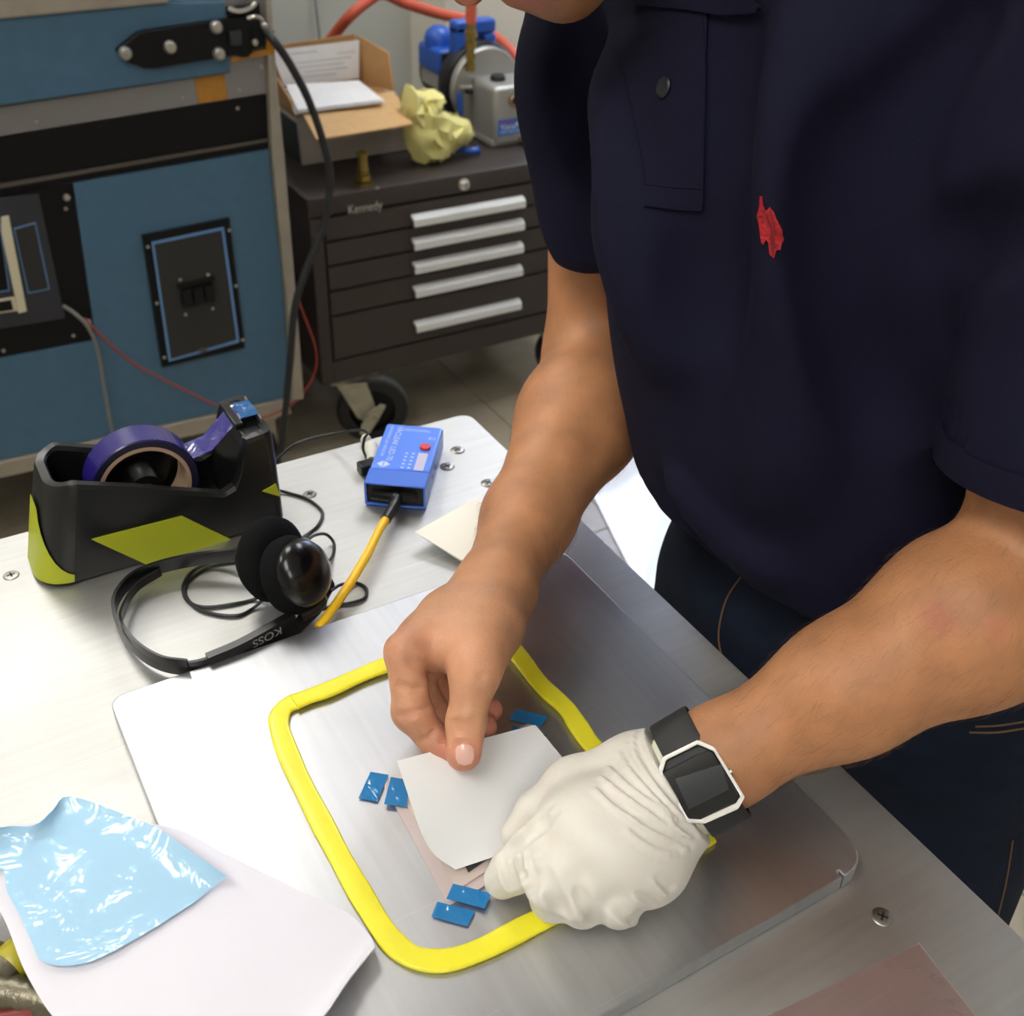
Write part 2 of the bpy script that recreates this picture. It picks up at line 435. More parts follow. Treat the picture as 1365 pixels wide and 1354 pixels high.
# grey band, blue upper door panel, top rail
cp(G(), [(-420, 240), (0, 180), (355, 123), (349, 0), (346, -160), (-420, -90), ], .006, 0, .001).obj('grey_band', M_alu_grey, cab)
cp(G(), [(-420, 82), (0, 21), (219, 0), (222, -40), (-420, 45)], .028, 0, .004).obj('upper_rail', M_alu_tan, cab)
cp(G(), [(-420, 197), (0, 137), (303, 93), (295, 0), (219, 0), (0, 21), (-420, 82)], .014, .006, .003).obj('blue_door', M_blue, cab)
cp(G(), [(-420, 200), (303, 93), (302, 94.5), (-420, 202)], .0005, .0145).obj('door_lip', M_black, cab)
# black band and its lower trim
cp(G(), [(-420, 242), (0, 182), (355, 125), (357, 184), (0, 243), (-420, 310)], .003, 0).obj('black_band', M_black, cab)
M_trim = mat('dull_trim', (92, 86, 78), 0.5, metal=0.3)
cp(G(), [(-420, 312), (0, 244), (357, 183), (357, 187), (0, 249), (-420, 317)], .008, 0).obj('trim_strip', M_trim, cab)
cp(G(), [(-420, 318), (0, 250), (357, 188), (358, 197), (0, 258), (-420, 324)], .002, 0).obj('painted_shadow_gap', M_black, cab)  # solid black strip, paints the shade under the trim
# lower blue panel (an L round the instrument panel)
cp(G(), [(97, 243), (357, 198), (378, 400), (384, 527), (0, 611), (-420, 700), (-420, 545), (0, 476), (127, 452)], .006, 0, .001).obj('blue_panel', M_blue, cab)
# instrument panel
ip = cp(G(), [(-420, 325), (0, 258), (96, 243), (126, 451), (0, 475), (-420, 543)], .004, 0).obj('instrument_panel', M_black, cab)
cp(G(), [(-300, 305), (0, 262), (50, 257), (86, 422), (0, 436), (-300, 480)], .004, .004, .001).obj('face_plate', M_char, ip)
cp(G(), [(17, 302), (46, 294), (65, 383), (36, 389)], .001, .008).obj('print_border', M_line, ip)
cp(G(), [(18.5, 303.5), (45, 296), (63, 382), (37, 387)], .001, .0085).obj('dark_field', mat('dark_field', (38, 38, 36), .6), ip)
cp(G(), [(0, 287), (10, 285), (34, 411), (23, 414), (5, 330), (0, 306)], .006, .008, .001).obj('beige_bezel', M_beige, ip)
cp(G(), [(-100, 310), (-2, 290), (12, 385), (-100, 403)], .001, .008).obj('print_border', M_line, ip)
cp(G(), [(-98, 312), (-3, 292), (10, 383.5), (-98, 401)], .001, .0085).obj('dark_field', M_black, ip)
cp(G(), [(-40, 402), (18, 393), (22, 411), (-40, 420)], .004, .008, .001).obj('meter_frame', M_beige, ip)
cp(G(), [(-36, 404), (13, 396), (16, 409), (-36, 417)], .001, .0125).obj('meter_window', M_black2, ip)
def screw(px, py, off, parent, r=.004, Y=YCAB, m=None, name='screw'):
    p = WY(px, py, Y); p[1] = Y - off
    return G().lathe([(r, 0), (r, r * .35), (r * .7, r * .8), (0, r * .95)], p, (0, -1, 0), 14).obj(name, m or M_steel, parent)
for x, y, r in ((88, 262, .0065), (87, 277, .0035), (4, 466, .0035), (97, 446, .0035), (117, 428, .006)): screw(x, y, .004, ip, r)
# breaker panel
bp = cp(G(), [(187, 311), (303, 288), (324, 460), (214, 486)], .008, .006, .0015).obj('breaker_panel', M_black, cab)
cp(G(), [(199, 319), (295, 299), (316, 452), (222, 478)], .001, .014).obj('print_border', M_line, bp)
cp(G(), [(202.5, 322), (292, 303), (312, 449), (225, 474)], .001, .0145).obj('inner_plate', mat('inner_plate', (40, 39, 37), .6), bp)
for x, y in ((194, 325), (302, 303), (206, 400), (311, 377), (216, 472), (320, 449), (237, 369), (274, 362), (244, 415), (280, 407)): screw(x, y, .0155, bp, .0032)
cp(G(), [(232, 375), (282, 364), (283, 370), (233, 381)], .004, .0155).obj('breaker_hood', M_black2, bp)
for k in range(3):
    a = 237 + k * 15; b = 382 - k * 3.4
    cp(G(), [(a, b), (a + 12, b - 2.7), (a + 15, b + 20), (a + 3, b + 23)], .012, .0155, .002).obj('breaker_toggle', M_black2, bp)
cp(G(), [(262, 461), (272, 459), (273, 463), (263, 465)], .001, .0155).obj('small_label', M_trim, bp)
# latch
lat = cp(G(), [(149, 63), (152, 58), (176, 39), (190, 35), (298, 20), (322, 18), (327, 24), (329, 64), (324, 71), (316, 72), (306, 69), (200, 86), (186, 86), (156, 74)], .012, .02, .003).obj('latch', M_black2, cab)
for x, y in ((160, 65), (219, 57), (280, 31), (284, 66)): screw(x, y, .032, lat, .0115)
cp(G(), [(296, 37), (311, 35), (312, 53), (298, 55)], .012, .032, .002).obj('stud', mat('stud_steel', (70, 72, 76), .3, metal=.7), lat)
cp(G(), [(326, 22), (345, 18), (347, 56), (329, 62)], .02, .012, .004).obj('hinge_block', M_black2, lat)
cp(G(), [(299, 8), (330, 4), (340, 1), (342, 16), (328, 20), (300, 18)], .014, .01, .003).obj('catch', M_black, lat)
G().tube(cr([C(304, 11, .03), C(318, 15, .034), C(333, 11, .03), C(341, 4, .026)], 6), .004, 8).obj('wire_bail', M_steel, lat)
G().tube(cr([C(330, 24, .03), C(340, 22, .036), C(349, 26, .034), C(349, 33, .03)], 6), .0035, 8).obj('wire_bail', M_steel, lat)
for x, y in ((331, 51), (343, 29)): screw(x, y, .034, lat, .006)
# amber tape patches and rivets
cp(G(), [(257, 102), (298, 96), (302, 131), (263, 137)], .0006, .006).obj('amber_tape', M_kapton, cab)
cp(G(), [(303, 72), (349, 62), (350, 38), (360, 37), (361, 68), (303, 80)], .0006, .0205).obj('amber_tape', M_kapton, cab)
for x, y in ((47, 160), (241, 129), (317, 118), (347, 88), (315, 143)): screw(x, y, .006, cab, .0036, name='rivet')
for x in (-.5, xr - .06):
    for y in (YCAB + .06, YCAB + .55):
        c = G(); c.box((x - .025, y - .02, zb - .05), (x + .025, y + .02, zb), .003); c.obj('caster_fork', M_alu_tan, cab)
        G().lathe([(0, -.016), (.055, -.016), (.062, -.010), (.062, .010), (.055, .016), (0, .016)], (x, y + .02, .062), (1, 0, 0), 24).obj('caster_wheel', M_black, cab)
        G().box((x - .006, y, .062), (x + .024, y + .03, zb - .04), .002).obj('caster_stem', M_alu_tan, cab)
# wires in front of the cabinet
M_wgrey = mat('grey_wire', (120, 118, 112), .5); M_wred = mat('red_wire', (150, 52, 40), .5)
o = G().tube(cr([C(85, 408, .012), C(100, 418, .04), C(118, 437, .045), C(131, 470, .04), C(141, 530, .035), C(152, 585, .03), C(160, 640, .03)], 8), .0035, 8).obj('grey_wire', M_wgrey); tag(o, 'thin grey wire hanging from the black instrument panel of the blue cabinet', 'wire')
o = G().tube(cr([C(112, 424, .014), C(135, 447, .04), C(175, 482, .045), C(230, 512, .05), (C(300, 545, .06)), C(345, 556, .06), C(372, 548, .05), C(396, 533, .05)], 8), .0022, 8).obj('red_wire', M_wred); tag(o, 'thin red wire drooping across the front of the blue cabinet', 'wire')
Yk = YCAB - .06
o = G().tube(cr([WY(352, 40, YCAB - .03), WY(366, 55, Yk), WY(388, 88, Yk), WY(412, 135, Yk), WY(431, 190, Yk), WY(440, 238, Yk), WY(432, 300, Yk), WY(408, 360, Yk), WY(393, 410, Yk), WY(387, 480, Yk), WY(379, 560, Yk), WY(374, 600, Yk), WY(360, 625, Yk + .05)], 8), .0075, 10).obj('black_cable', mat('black_cable', (30, 31, 32), .55)); tag(o, 'long black cable hanging in front of the gap between blue cabinet and brown tool chest', 'cable')
o = G().tube(cr([WY(393, 388, 2.06), WY(405, 420, 2.05), WY(420, 462, 2.05), WY(421, 490, 2.05), WY(410, 515, 2.05), WY(398, 530, 2.04), WY(380, 545, 2.05), WY(366, 549, 2.08)], 8), .0028, 8).obj('red_wire', M_wred); tag(o, 'thin red wire looping down in the gap left of the brown tool chest', 'wire')

# ================================================================== brown tool chest on casters
YT = 2.10
M_brown = mat('brown_wrinkle_paint', (56, 47, 41), 0.55, var=0.06, vscale=90, bump=0.35, bscale=700)
M_brown2 = mat('brown_gap', (14, 11, 10), 0.8)
M_handle = mat('drawer_pull_aluminium', (222, 222, 218), 0.5)
zt = WY(406, 265, YT)[2]; xl = WY(420, 400, YT)[0]; zb2 = WY(425, 515, YT)[2]; xr2 = xl + .76
ch = thing('tool_chest', (xl + .38, YT + .25, 0), 'dark brown five drawer tool chest on casters with long silver drawer pulls', 'tool chest')
g = G(); g.box((xl, YT + .004, zb2), (xr2, YT + .52, zt - .002), .003); g.obj('chest_body', M_brown, ch)
zs = [.574, .5195, .464, .406, .3465, .2365]         # seams between drawers
dl, dr = WY(434, 330, YT)[0], xr2 - .045
G().box((xl - .004, YT - .006, zs[0] + .003), (xr2 + .004, YT + .524, zt), .005).obj('chest_lid', M_brown, ch)
G().box((dl - .004, YT + .002, zs[-1] - .002), (dr + .004, YT + .0045, zs[0] + .004)).obj('drawer_recess', M_brown2, ch)
G().box((xl, YT - .004, zb2), (dl - .004, YT + .01, zs[0]), .002).obj('side_stile', M_brown, ch)
G().box((dr + .004, YT - .004, zb2), (xr2, YT + .01, zs[0]), .002).obj('side_stile', M_brown, ch)
G().box((dl - .004, YT - .004, zb2), (dr + .004, YT + .01, zs[-1] - .003), .002).obj('kick_panel', M_brown, ch)
hx0, hx1 = WY(546, 300, YT)[0], WY(694, 265, YT)[0]
hz = [WY(620, 278.5, YT)[2], WY(620, 309, YT)[2], WY(620, 340, YT)[2], WY(620, 371, YT)[2], WY(620, 416.5, YT)[2]]
for k in range(5):
    d = G().box((dl, YT - .006, zs[k + 1] + .0028), (dr, YT + .012, zs[k] - .0028), .002).obj('drawer', M_brown, ch)
    z = hz[k]
    sec = [(0, .012), (-.012, .010), (-.019, .004), (-.019, -.012), (-.015, -.012), (-.014, 0), (0, .005)]
    P = [np.array([hx0, YT - .006 + a, z + b]) for a, b in sec]
    G().prism(P, (hx1 - hx0, 0, 0), .0015).obj('drawer_pull', M_handle, d)
# lock, maker's name
lk = WY(616, 244, YT)
l = G().lathe([(0, 0), (.013, 0), (.013, .005), (.010, .007), (.010, .012), (.008, .014), (0, .014)], (lk[0], YT - .006, lk[2]), (0, -1, 0), 20).obj('lock', M_steel, ch)
G().box((lk[0] - .001, YT - .0208, lk[2] - .005), (lk[0] + .001, YT - .0195, lk[2] + .005)).obj('keyhole', M_black, l)
a, b = WY(463, 281, YT), WY(508, 272, YT)
text('maker_name', 'Kennedy', (a[0], YT - .0062, a[2] - .006), (1, 0, 0), (0, 0, 1), .020, mat('silver_print', (190, 185, 175), .4, metal=.4), ch, width=b[0] - a[0])
# casters
M_fork = mat('greasy_zinc', (168, 163, 140), 0.5, metal=0.4, var=0.2, vscale=30)
M_tyre = mat('black_rubber', (24, 24, 24), 0.6, var=.2, vscale=20); M_tread = mat('dusty_tread', (92, 90, 84), .8, var=.2, vscale=40)
def caster(x, y, ang):
    Rw = .085; c, s = math.cos(ang), math.sin(ang); ax = np.array([c, s, 0.0]); fw = np.array([-s, c, 0.0])
    o = np.array([x, y, 0.0]); wc = o + fw * .042 + np.array([0, 0, Rw])
    cst = G().box((x - .06, y - .015, zb2 - .012), (x + .06, y + .05, zb2 - .002), .002).obj('caster', M_fork, ch)
    w = G().lathe([(.055, -.02), (.08, -.02), (.085, -.014), (.085, .014), (.08, .02), (.055, .02)], wc, ax, 32, True).obj('tyre', M_tyre, cst)
    G().lathe([(.0853, -.0135), (.0862, -.008), (.0862, .008), (.0853, .0135)], wc, ax, 32).obj('tread', M_tread, cst)
    G().lathe([(0, -.016), (.03, -.016), (.056, -.010), (.056, .010), (.03, .016), (0, .016)], wc, ax, 24).obj('hub', M_black, cst)
    for sg in (-1, 1):
        base = o + ax * .027 * sg
        P = [base + fw * a + np.array([0, 0, z]) for a, z in ((-.04, zb2 - .01), (.03, zb2 - .01), (.045, Rw + .03), (.055, Rw - .012), (.03, Rw - .025), (.005, Rw - .01))]
        G().prism(P, ax * .004 * sg, .001).obj('fork_arm', M_fork, cst)
    b = wc + ax * .045
    G().lathe([(0, -.07), (.012, -.07), (.012, .012), (0, .012)], b, ax, 12).obj('axle', M_fork, cst)
    P = [b + fw * u + np.array([0, 0, v]) for u, v in ((-.035, -.045), (-.01, -.04), (.012, -.005), (.03, .03), (.018, .035), (-.012, .012), (-.03, -.02))]
    G().prism(P, ax * .006, .001).obj('brake_lever', M_fork, cst)
cc = W(438, 560, .085)
caster(xl + .085, YT + .02, 4.35); caster(xr2 - .09, YT + .06, 4.0); caster(xl + .09, YT + .44, 0.3); caster(xr2 - .09, YT + .44, -.2)

# ---------------------------------------------------------------- things on the tool chest
ZC2 = zt
# grey tray with an opened carton on top
p0 = W(408, 226, ZC2); p1 = W(537, 198, ZC2)
YB = (p0[1] + p1[1]) / 2; bx0, bx1 = p0[0], p1[0] + .01
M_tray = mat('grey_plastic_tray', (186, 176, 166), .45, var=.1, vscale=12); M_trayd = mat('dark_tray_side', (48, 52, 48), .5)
tz = WY(398, 160, YB)[2]
tr = thing('storage_tray', ((bx0 + bx1) / 2, YB + .15, ZC2), 'grey plastic tray on the tool chest, under the opened cardboard box', 'tray')
g = G()
g.prism([(bx0, YB, ZC2 + .002), (bx1, YB, ZC2 + .002), (bx1 + .012, YB - .008, tz), (bx0 - .006, YB - .008, tz)], (0, .008, 0), .002)
g.prism([(bx1, YB, ZC2 + .002), (bx1, YB + .25, ZC2 + .002), (bx1 + .012, YB + .25, tz), (bx1 + .012, YB - .008, tz)], (-.006, 0, 0), .001)
g.prism([(bx0, YB + .25, ZC2 + .002), (bx1, YB + .25, ZC2 + .002), (bx1, YB + .25, tz), (bx0, YB + .25, tz)], (0, -.006, 0), .001)
g.box((bx0, YB + .004, ZC2 + .001), (bx1, YB + .25, ZC2 + .008), .001)
g.obj('tray_wall', M_tray, tr)
G().prism([(bx0 - .002, YB + .004, ZC2 + .002), (bx0 - .002, YB + .25, ZC2 + .002), (bx0 - .008, YB + .25, tz), (bx0 - .008, YB + .004, tz)], (.006, 0, 0), .001).obj('tray_side', M_trayd, tr)
g = G(); g.tube([(bx0 - .008, YB - .008, tz), (bx1 + .013, YB - .008, tz), (bx1 + .013, YB + .25, tz), (bx0 - .008, YB + .25, tz)], .004, 8, closed=True); g.obj('tray_rim', M_tray, tr)
# carton
M_card = mat('cardboard', (186, 142, 92), .8, var=.06, vscale=60, bump=.1, bscale=120); M_cardl = mat('cardboard_light', (204, 164, 112), .8, var=.05, vscale=50)
zf = tz + .006
ct = thing('cardboard_box', ((bx0 + bx1) / 2, YB + .12, zf), 'opened brown cardboard box with its front flap hanging forward, on the grey tray', 'box')
# flap
F = [W(401, 149, zf + .012), W(525, 123, zf + .012), W(550, 167, zf - .004), W(422, 188, zf - .004)]
G().prism(F, (0, 0, .004), .001).obj('front_flap', M_cardl, ct)
fl0, fl1 = F[0], F[1]
yb = fl0[1] + .19; ytop = .125
xL, xR = fl0[0] - .01, fl1[0]
def V(*a): return np.array(a, float)
G().box((xL, fl0[1] + .004, zf + .001), (xR, yb, zf + .006)).obj('carton_floor', M_card, ct)
bt = WY(362, 63, yb)[2]; bt2 = WY(472, 45, yb)
G().prism([V(xL, yb, zf + .006), V(WY(478, 106, yb)[0] + .004, yb, zf + .006), V(bt2[0] + .002, yb, bt2[2]), V(xL, yb, bt)], (0, .004, 0), .001).obj('back_wall', M_card, ct)
rt = WX(516, 72, xR + .004)
_k = WY(478, 106, yb); _c = WY(474, 46, yb); _f = F[1] + V(.001, .004, .002); _g = WY(517, 70, F[1][1] + .035)
G().prism([_f, V(_k[0], yb, zf + .004), V(_c[0] + .002, yb, _c[2] - .001), _g], (.004, .001, 0), .001).obj('right_wall', M_card, ct)
G().prism([V(xL, fl0[1] + .01, zf + .002), V(xL, yb, zf + .002), V(xL, yb, bt - .005), V(xL, fl0[1] + .02, zf + .03)], (-.004, 0, 0), .001).obj('left_wall', M_card, ct)
# papers
M_paper = mat('printed_paper', (232, 230, 226), .7, var=.03, vscale=25); M_ink = mat('grey_ink', (198, 197, 196), .8)
zp = zf + .028
def sheetq(q, n=8, bulge=0.0):
    a, b, c, d = [np.array(p, float) for p in q]; out = np.zeros((n + 1, n + 1, 3))
    for i in range(n + 1):
        for j in range(n + 1):
            u, v = i / n, j / n
            out[i, j] = (1 - u) * ((1 - v) * a + v * b) + u * ((1 - v) * d + v * c)
            out[i, j][2] += bulge * math.sin(math.pi * u) * math.sin(math.pi * v)
    return out
for k, (dx, dy) in enumerate(((0, 0), (2, 3), (-3, 5))):
    z = zp - .004 * k
    q = [W(381 + dx, 113 + dy, z), W(478 + dx, 107 + dy, z), W(511 + dx, 133 + dy, z - .004), W(397 + dx, 147 + dy, z - .004)]
    o = G().sheet(sheetq(q, 6, .004), .0006).obj('printed_sheet', M_paper)
    tag(o, ['white printed sheet lying topmost of the loose papers in the cardboard box', 'white sheet just under the topmost paper in the cardboard box', 'lowest loose white sheet in the cardboard box, sticking out furthest to the front'][k], 'paper', 'loose papers in the cardboard box')
yq = yb - .012
q = [WY(362, 67, yq), WY(479, 53, yq), WY(479, 104, yq - .008), WY(378, 115, yq - .008)]
o = G().sheet(sheetq(q, 6), .0006).obj('printed_form', M_paper); tag(o, 'white printed form standing upright against the back of the cardboard box', 'paper')
for k in range(6):
    a = q[0] + (q[3] - q[0]) * (.14 + .13 * k); b = q[1] + (q[2] - q[1]) * (.14 + .13 * k)
    s0, s1 = [.12, .72, .12, .12, .3, .12][k], [.5, .95, .9, .8, .85, .7][k]
    G().prism([a + (b - a) * s0 + V(0, -.0008, 0), a + (b - a) * s1 + V(0, -.0008, 0), a + (b - a) * s1 + V(0, -.0008, -.0035), a + (b - a) * s0 + V(0, -.0008, -.0022)], (0, -.0001, 0)).obj('print_line', M_ink, o)
# brass fitting
M_brass = mat('dull_brass', (150, 128, 66), .35, metal=.85, var=.15, vscale=60)
b = W(485, 246, ZC2)
f = thing('pipe_fitting', b, 'small upright brass pipe fitting standing on top of the brown tool chest', 'fitting')
G().lathe([(0, 0), (.019, 0), (.019, .008), (0, .008)], b, n=20).obj('flange', M_brass, f)
G().lathe([(.0, .008), (.017, .010), (.017, .022), (.0, .024)], b, n=6).obj('hex_nut', M_brass, f)
G().lathe([(0, .024), (.011, .024), (.011, .03), (.013, .031), (.013, .036), (.0105, .037), (.0105, .062), (.014, .064), (.014, .07), (.009, .07), (.009, .045), (0, .045)], b, n=20).obj('barb', M_brass, f)
# screw on the lid
s = W(503, 251, ZC2); G().lathe([(.004, 0), (.004, .002), (0, .003)], s, n=10).obj('lid_rivet', M_steel, ch)

# ---------------------------------------------------------------- vacuum pump
YP = 2.22
M_pumpg = mat('cast_pump_grey', (172, 170, 164), .38, metal=.55, bump=.15, bscale=400)
M_pumpb = mat('pump_blue_plastic', (34, 84, 176), .35)
M_pumpk = mat('pump_black', (22, 22, 24), .45)
pb = WY(661, 197, YP); pt = WY(657, 118, YP); px0 = (pb[0] + pt[0]) / 2; pz0 = pb[2]; pz1 = pt[2]
pw = .135
vp = thing('vacuum_pump', (px0 + pw / 2, YP + .15, ZC2), 'blue and silver vacuum pump with carrying handle, standing on the tool chest', 'pump')
YQ = YP + .115
case = G()
case.box((px0, YP, pz0), (px0 + pw, YQ, pz1), .012, 3); case = case.obj('oil_case', M_pumpg, vp)
G().box((px0 - .004, YP + .004, pz0), (px0 + pw + .004, YQ, pz0 + .016), .004).obj('case_base', M_pumpg, case)
sg = WY(685, 133, YP)
G().lathe([(.0, 0), (.015, 0), (.015, .008), (.012, .010), (.010, .006), (0, .006)], (sg[0], YP - .001, sg[2]), (0, -1, 0), 20).obj('sight_glass', mat('sight_glass_brass', (178, 150, 130), .2, metal=.8), case)
G().lathe([(0, 0), (.0085, 0), (0, .001)], (sg[0], YP - .0075, sg[2]), (0, -1, 0), 16).obj('sight_glass_eye', mat('dark_oil', (60, 28, 20), .1), case)
la, lb = WY(664, 160, YP), WY(666, 181, YP)
lw, lh = px0 + pw - .008 - la[0], la[2] - lb[2]
lab = G().box((la[0], YP - .0015, lb[2]), (la[0] + lw, YP, la[2])).obj('label_plate', mat('label_blue', (40, 110, 190), .4), case)
M_wt = mat('white_print', (235, 238, 242), .5); M_rd = mat('red_print', (190, 30, 50), .5)
text('label_print', 'ROBINAIR', (la[0] + .004, YP - .0016, la[2] - lh * .32), (1, 0, 0), (0, 0, 1), .008, M_rd, case, width=lw * .34)
text('label_print', 'VacuMaster', (la[0] + .006, YP - .0016, la[2] - lh * .64), (1, 0, 0), (0, 0, 1), .013, M_wt, case, width=lw * .8)
G().prism([V(la[0] + lw * .42, YP - .0018, la[2] - lh * .36), V(la[0] + lw * .50, YP - .0018, la[2] - lh * .12), V(la[0] + lw * .62, YP - .0018, la[2] - lh * .36)], (0, -.0001, 0)).obj('label_peak', M_wt, case)
text('label_print', 'HIGH VACUUM PUMP  6 CFM', (la[0] + .006, YP - .0016, la[2] - lh * .88), (1, 0, 0), (0, 0, 1), .006, M_wt, case, width=lw * .85)
cx = px0 + pw * .5 - .022; cz = max((pz0 + pz1) / 2 + .02, ZC2 + .106)
G().lathe([(0, 0), (.088, 0), (.092, .004), (.092, .018), (.088, .022), (0, .022)], (cx, YQ + .022, cz), (0, -1, 0), 40).obj('flange_ring', M_pumpg, vp)
G().lathe([(0, 0), (.098, 0), (.101, .006), (.101, .035), (.096, .045), (0, .045)], (cx, YQ + .067, cz), (0, -1, 0), 40).obj('fan_shroud', M_pumpk, vp)
G().lathe([(0, 0), (.06, 0), (.075, .012), (.078, .03), (.078, .16), (0, .16)], (cx, YQ + .225, cz), (0, -1, 0), 40).obj('motor_body', mat('motor_grey', (92, 92, 90), .5, metal=.4), vp)
lp = WY(563, 115, YQ + .14)
G().box((cx - .0795, YQ + .10, cz - .02), (cx - .074, YQ + .19, cz + .035), .002).obj('rating_plate', mat('rating_plate', (165, 163, 155), .4, metal=.3), vp)
# blue switch housing with dome, handle
h0 = WY(586, 104, YQ + .08); hb = WY(586, 68, YQ + .08)
hx = h0[0]
hg = G(); hg.box((hx, YQ + .08, h0[2]), (hx + .11, YQ + .20, hb[2]), .012, 3); hg = hg.obj('switch_housing', M_pumpb, vp)
G().lathe([(0, .0), (.036, .0), (.036, .02), (.030, .035), (.016, .045), (0, .047)], (hx + .035, YQ + .15, hb[2] - .006), (0, 0, 1), 28).obj('capacitor_dome', M_pumpb, hg)
sw = WY(590, 79, YQ + .08)
G().box((sw[0] - .004, YQ + .074, sw[2] - .014), (sw[0] + .012, YQ + .082, sw[2] + .014), .002).obj('rocker_switch', M_pumpk, hg)
a0, a1 = WY(606, 40, YQ + .05), WY(626, 95, YQ + .05); b0, b1 = WY(642, 55, YQ + .05), WY(664, 92, YQ + .05)
han = G(); Yh0, Yh1 = YQ + .035, YQ + .075
han.box((a0[0] - .004, Yh0, a1[2] - .01), (a0[0] + .026, Yh1, a0[2] + .012), .008, 3)
han.box((b0[0], Yh0, b1[2] - .02), (b0[0] + .032, Yh1, b0[2] + .018), .006, 3)
han.box((a0[0] - .004, Yh0, a0[2] - .012), (b0[0] + .032, Yh1, a0[2] + .02), .008, 3)
han.obj('carrying_handle', M_pumpb, vp)
G().box((hx + .01, YQ + .03, h0[2] + .015), (b0[0] + .03, YQ + .09, h0[2] + .045), .008, 3).obj('handle_base', M_pumpb, vp)
# oil fill cap, drain, feet
oc = WY(664, 91, YP + .06); G().lathe([(0, -.004), (.018, -.004), (.018, .008), (.015, .012), (0, .012)], (oc[0], YP + .06, pz1), (0, 0, 1), 20).obj('oil_cap', M_pumpk, vp)
G().tube([(px0 + .075, YP + .0, pz0 + .012), (px0 + .075, YP - .022, pz0 + .008)], .007, 10).obj('drain_valve', M_brass, vp)
G().box((px0 + .03, YP + .01, ZC2 + .001), (px0 + pw - .01, YQ + .01, pz0 + .004), .004).obj('foot_block', M_pumpk, vp)
ft = W(632, 201, ZC2 + .013)
G().tube(cr([ft + V(-.035, .03, .004), ft + V(-.01, .005, 0), ft + V(.012, 0, 0)], 6), [.008] * 12 + [.011], 12).obj('blue_foot', M_pumpb, vp)
G().tube(cr([WY(613, 124, YQ - .01), WY(613, 138, YQ - .01), WY(614, 156, YQ - .01)], 5), [.005, .006, .0065, .0065, .0065, .006, .006, .006, .0055, .005, .004], 12).obj('valve_lever', M_pumpb, vp)
G().tube([WY(612, 117, YQ - .012), WY(628, 117, YQ - .012)], .006, 10).obj('ballast_valve', M_steel, vp)
G().tube([WY(622, 121, YQ - .016), WY(629, 121, YQ - .016)], .007, 10).obj('ballast_knob', M_pumpk, vp)
# brass inlet tree
Yi = YP + .10
it = [WY(627, 28, Yi), WY(628, 92, Yi)]
ix = (it[0][0] + it[1][0]) / 2; iz0, iz1 = it[1][2] - .004, it[0][2]
Li = iz1 - iz0
prof = [(0, 0), (.011, 0), (.011, .15), (.008, .16), (.008, .24), (.012, .25), (.012, .36), (.009, .37), (.009, .47), (.013, .48), (.013, .60), (.0095, .61), (.0095, .68), (.014, .69), (.014, .80), (.0105, .81), (.0105, 1.02), (0, 1.02)]
G().lathe([(r, h * Li) for r, h in prof], (ix, Yi, iz0), n=16).obj('inlet_fitting', M_brass, vp)
# hoses
M_hose = mat('red_rubber_hose', (206, 92, 66), .5, var=.05, vscale=20)
o = G().tube(cr([(ix, Yi, iz1 - .004), (ix, Yi, iz1 + .05), (ix - .01, Yi - .01, iz1 + .12), (ix - .08, Yi, iz1 + .22), (ix - .2, Yi + .1, iz1 + .26), (ix - .35, Yi + .3, iz1 + .2), (ix - .5, Yi + .5, iz1 + .1)], 8), .0125, 14).obj('red_hose', M_hose); tag(o, 'red rubber hose rising from the brass inlet fitting of the vacuum pump', 'hose')
Yh = 2.62
o = G().tube(cr([WY(430, 70, Yh + .1), WY(446, 46, Yh + .05), WY(468, 20, Yh), WY(495, -2, Yh), WY(512, -8, Yh), WY(540, 4, Yh), WY(585, 18, Yh), WY(625, 28, Yh), WY(650, 42, Yh - .02), WY(680, 66, Yh - .06), WY(705, 100, Yh - .12), WY(722, 150, Yh - .18), WY(750, 190, Yh - .2)], 8), .0135, 14).obj('red_hose', M_hose); tag(o, 'red rubber hose arching across the wall behind the cardboard box and the vacuum pump', 'hose')
o = G().tube(cr([WY(418, -20, 2.94), WY(421, 10, 2.935), WY(424, 35, 2.93), WY(427, 60, 2.93), WY(429, 80, 2.93)], 5), .003, 8).obj('wall_wire', mat('grey_cord', (110, 112, 108), .5)); tag(o, 'thin dark wire hanging down the back wall above the cardboard box', 'wire')

# ---------------------------------------------------------------- crumpled yellow glove bundle
from mathutils import noise as mnoise
def crumple(parts, sub, amp, freq, seed):
    b = bmesh.new()
    for c, r, M in parts:
        bmesh.ops.create_icosphere(b, subdivisions=sub, radius=1.0, matrix=Matrix.Translation(c) @ M @ Matrix.Diagonal((*r, 1)))
    for v in b.verts:
        q = v.co * freq + Vector((seed, 0, 0)); n1 = mnoise.cell_vector(q * .8) - Vector((.5, .5, .5))
        v.co += (mnoise.noise_vector(q) * amp + n1 * amp * .5)
    return b
M_glove_y = mat('yellow_cloth', (228, 218, 140), .7, var=.06, vscale=15, sss=.0)
bp_ = W(572, 208, ZC2)
def bundle_pt(px, py, Y): return Vector(WY(px, py, Y))
YG = bp_[1] - .03
t = thing('crumpled_cloth', bp_, 'crumpled pale yellow cloth between the cardboard box and the vacuum pump', 'cloth')
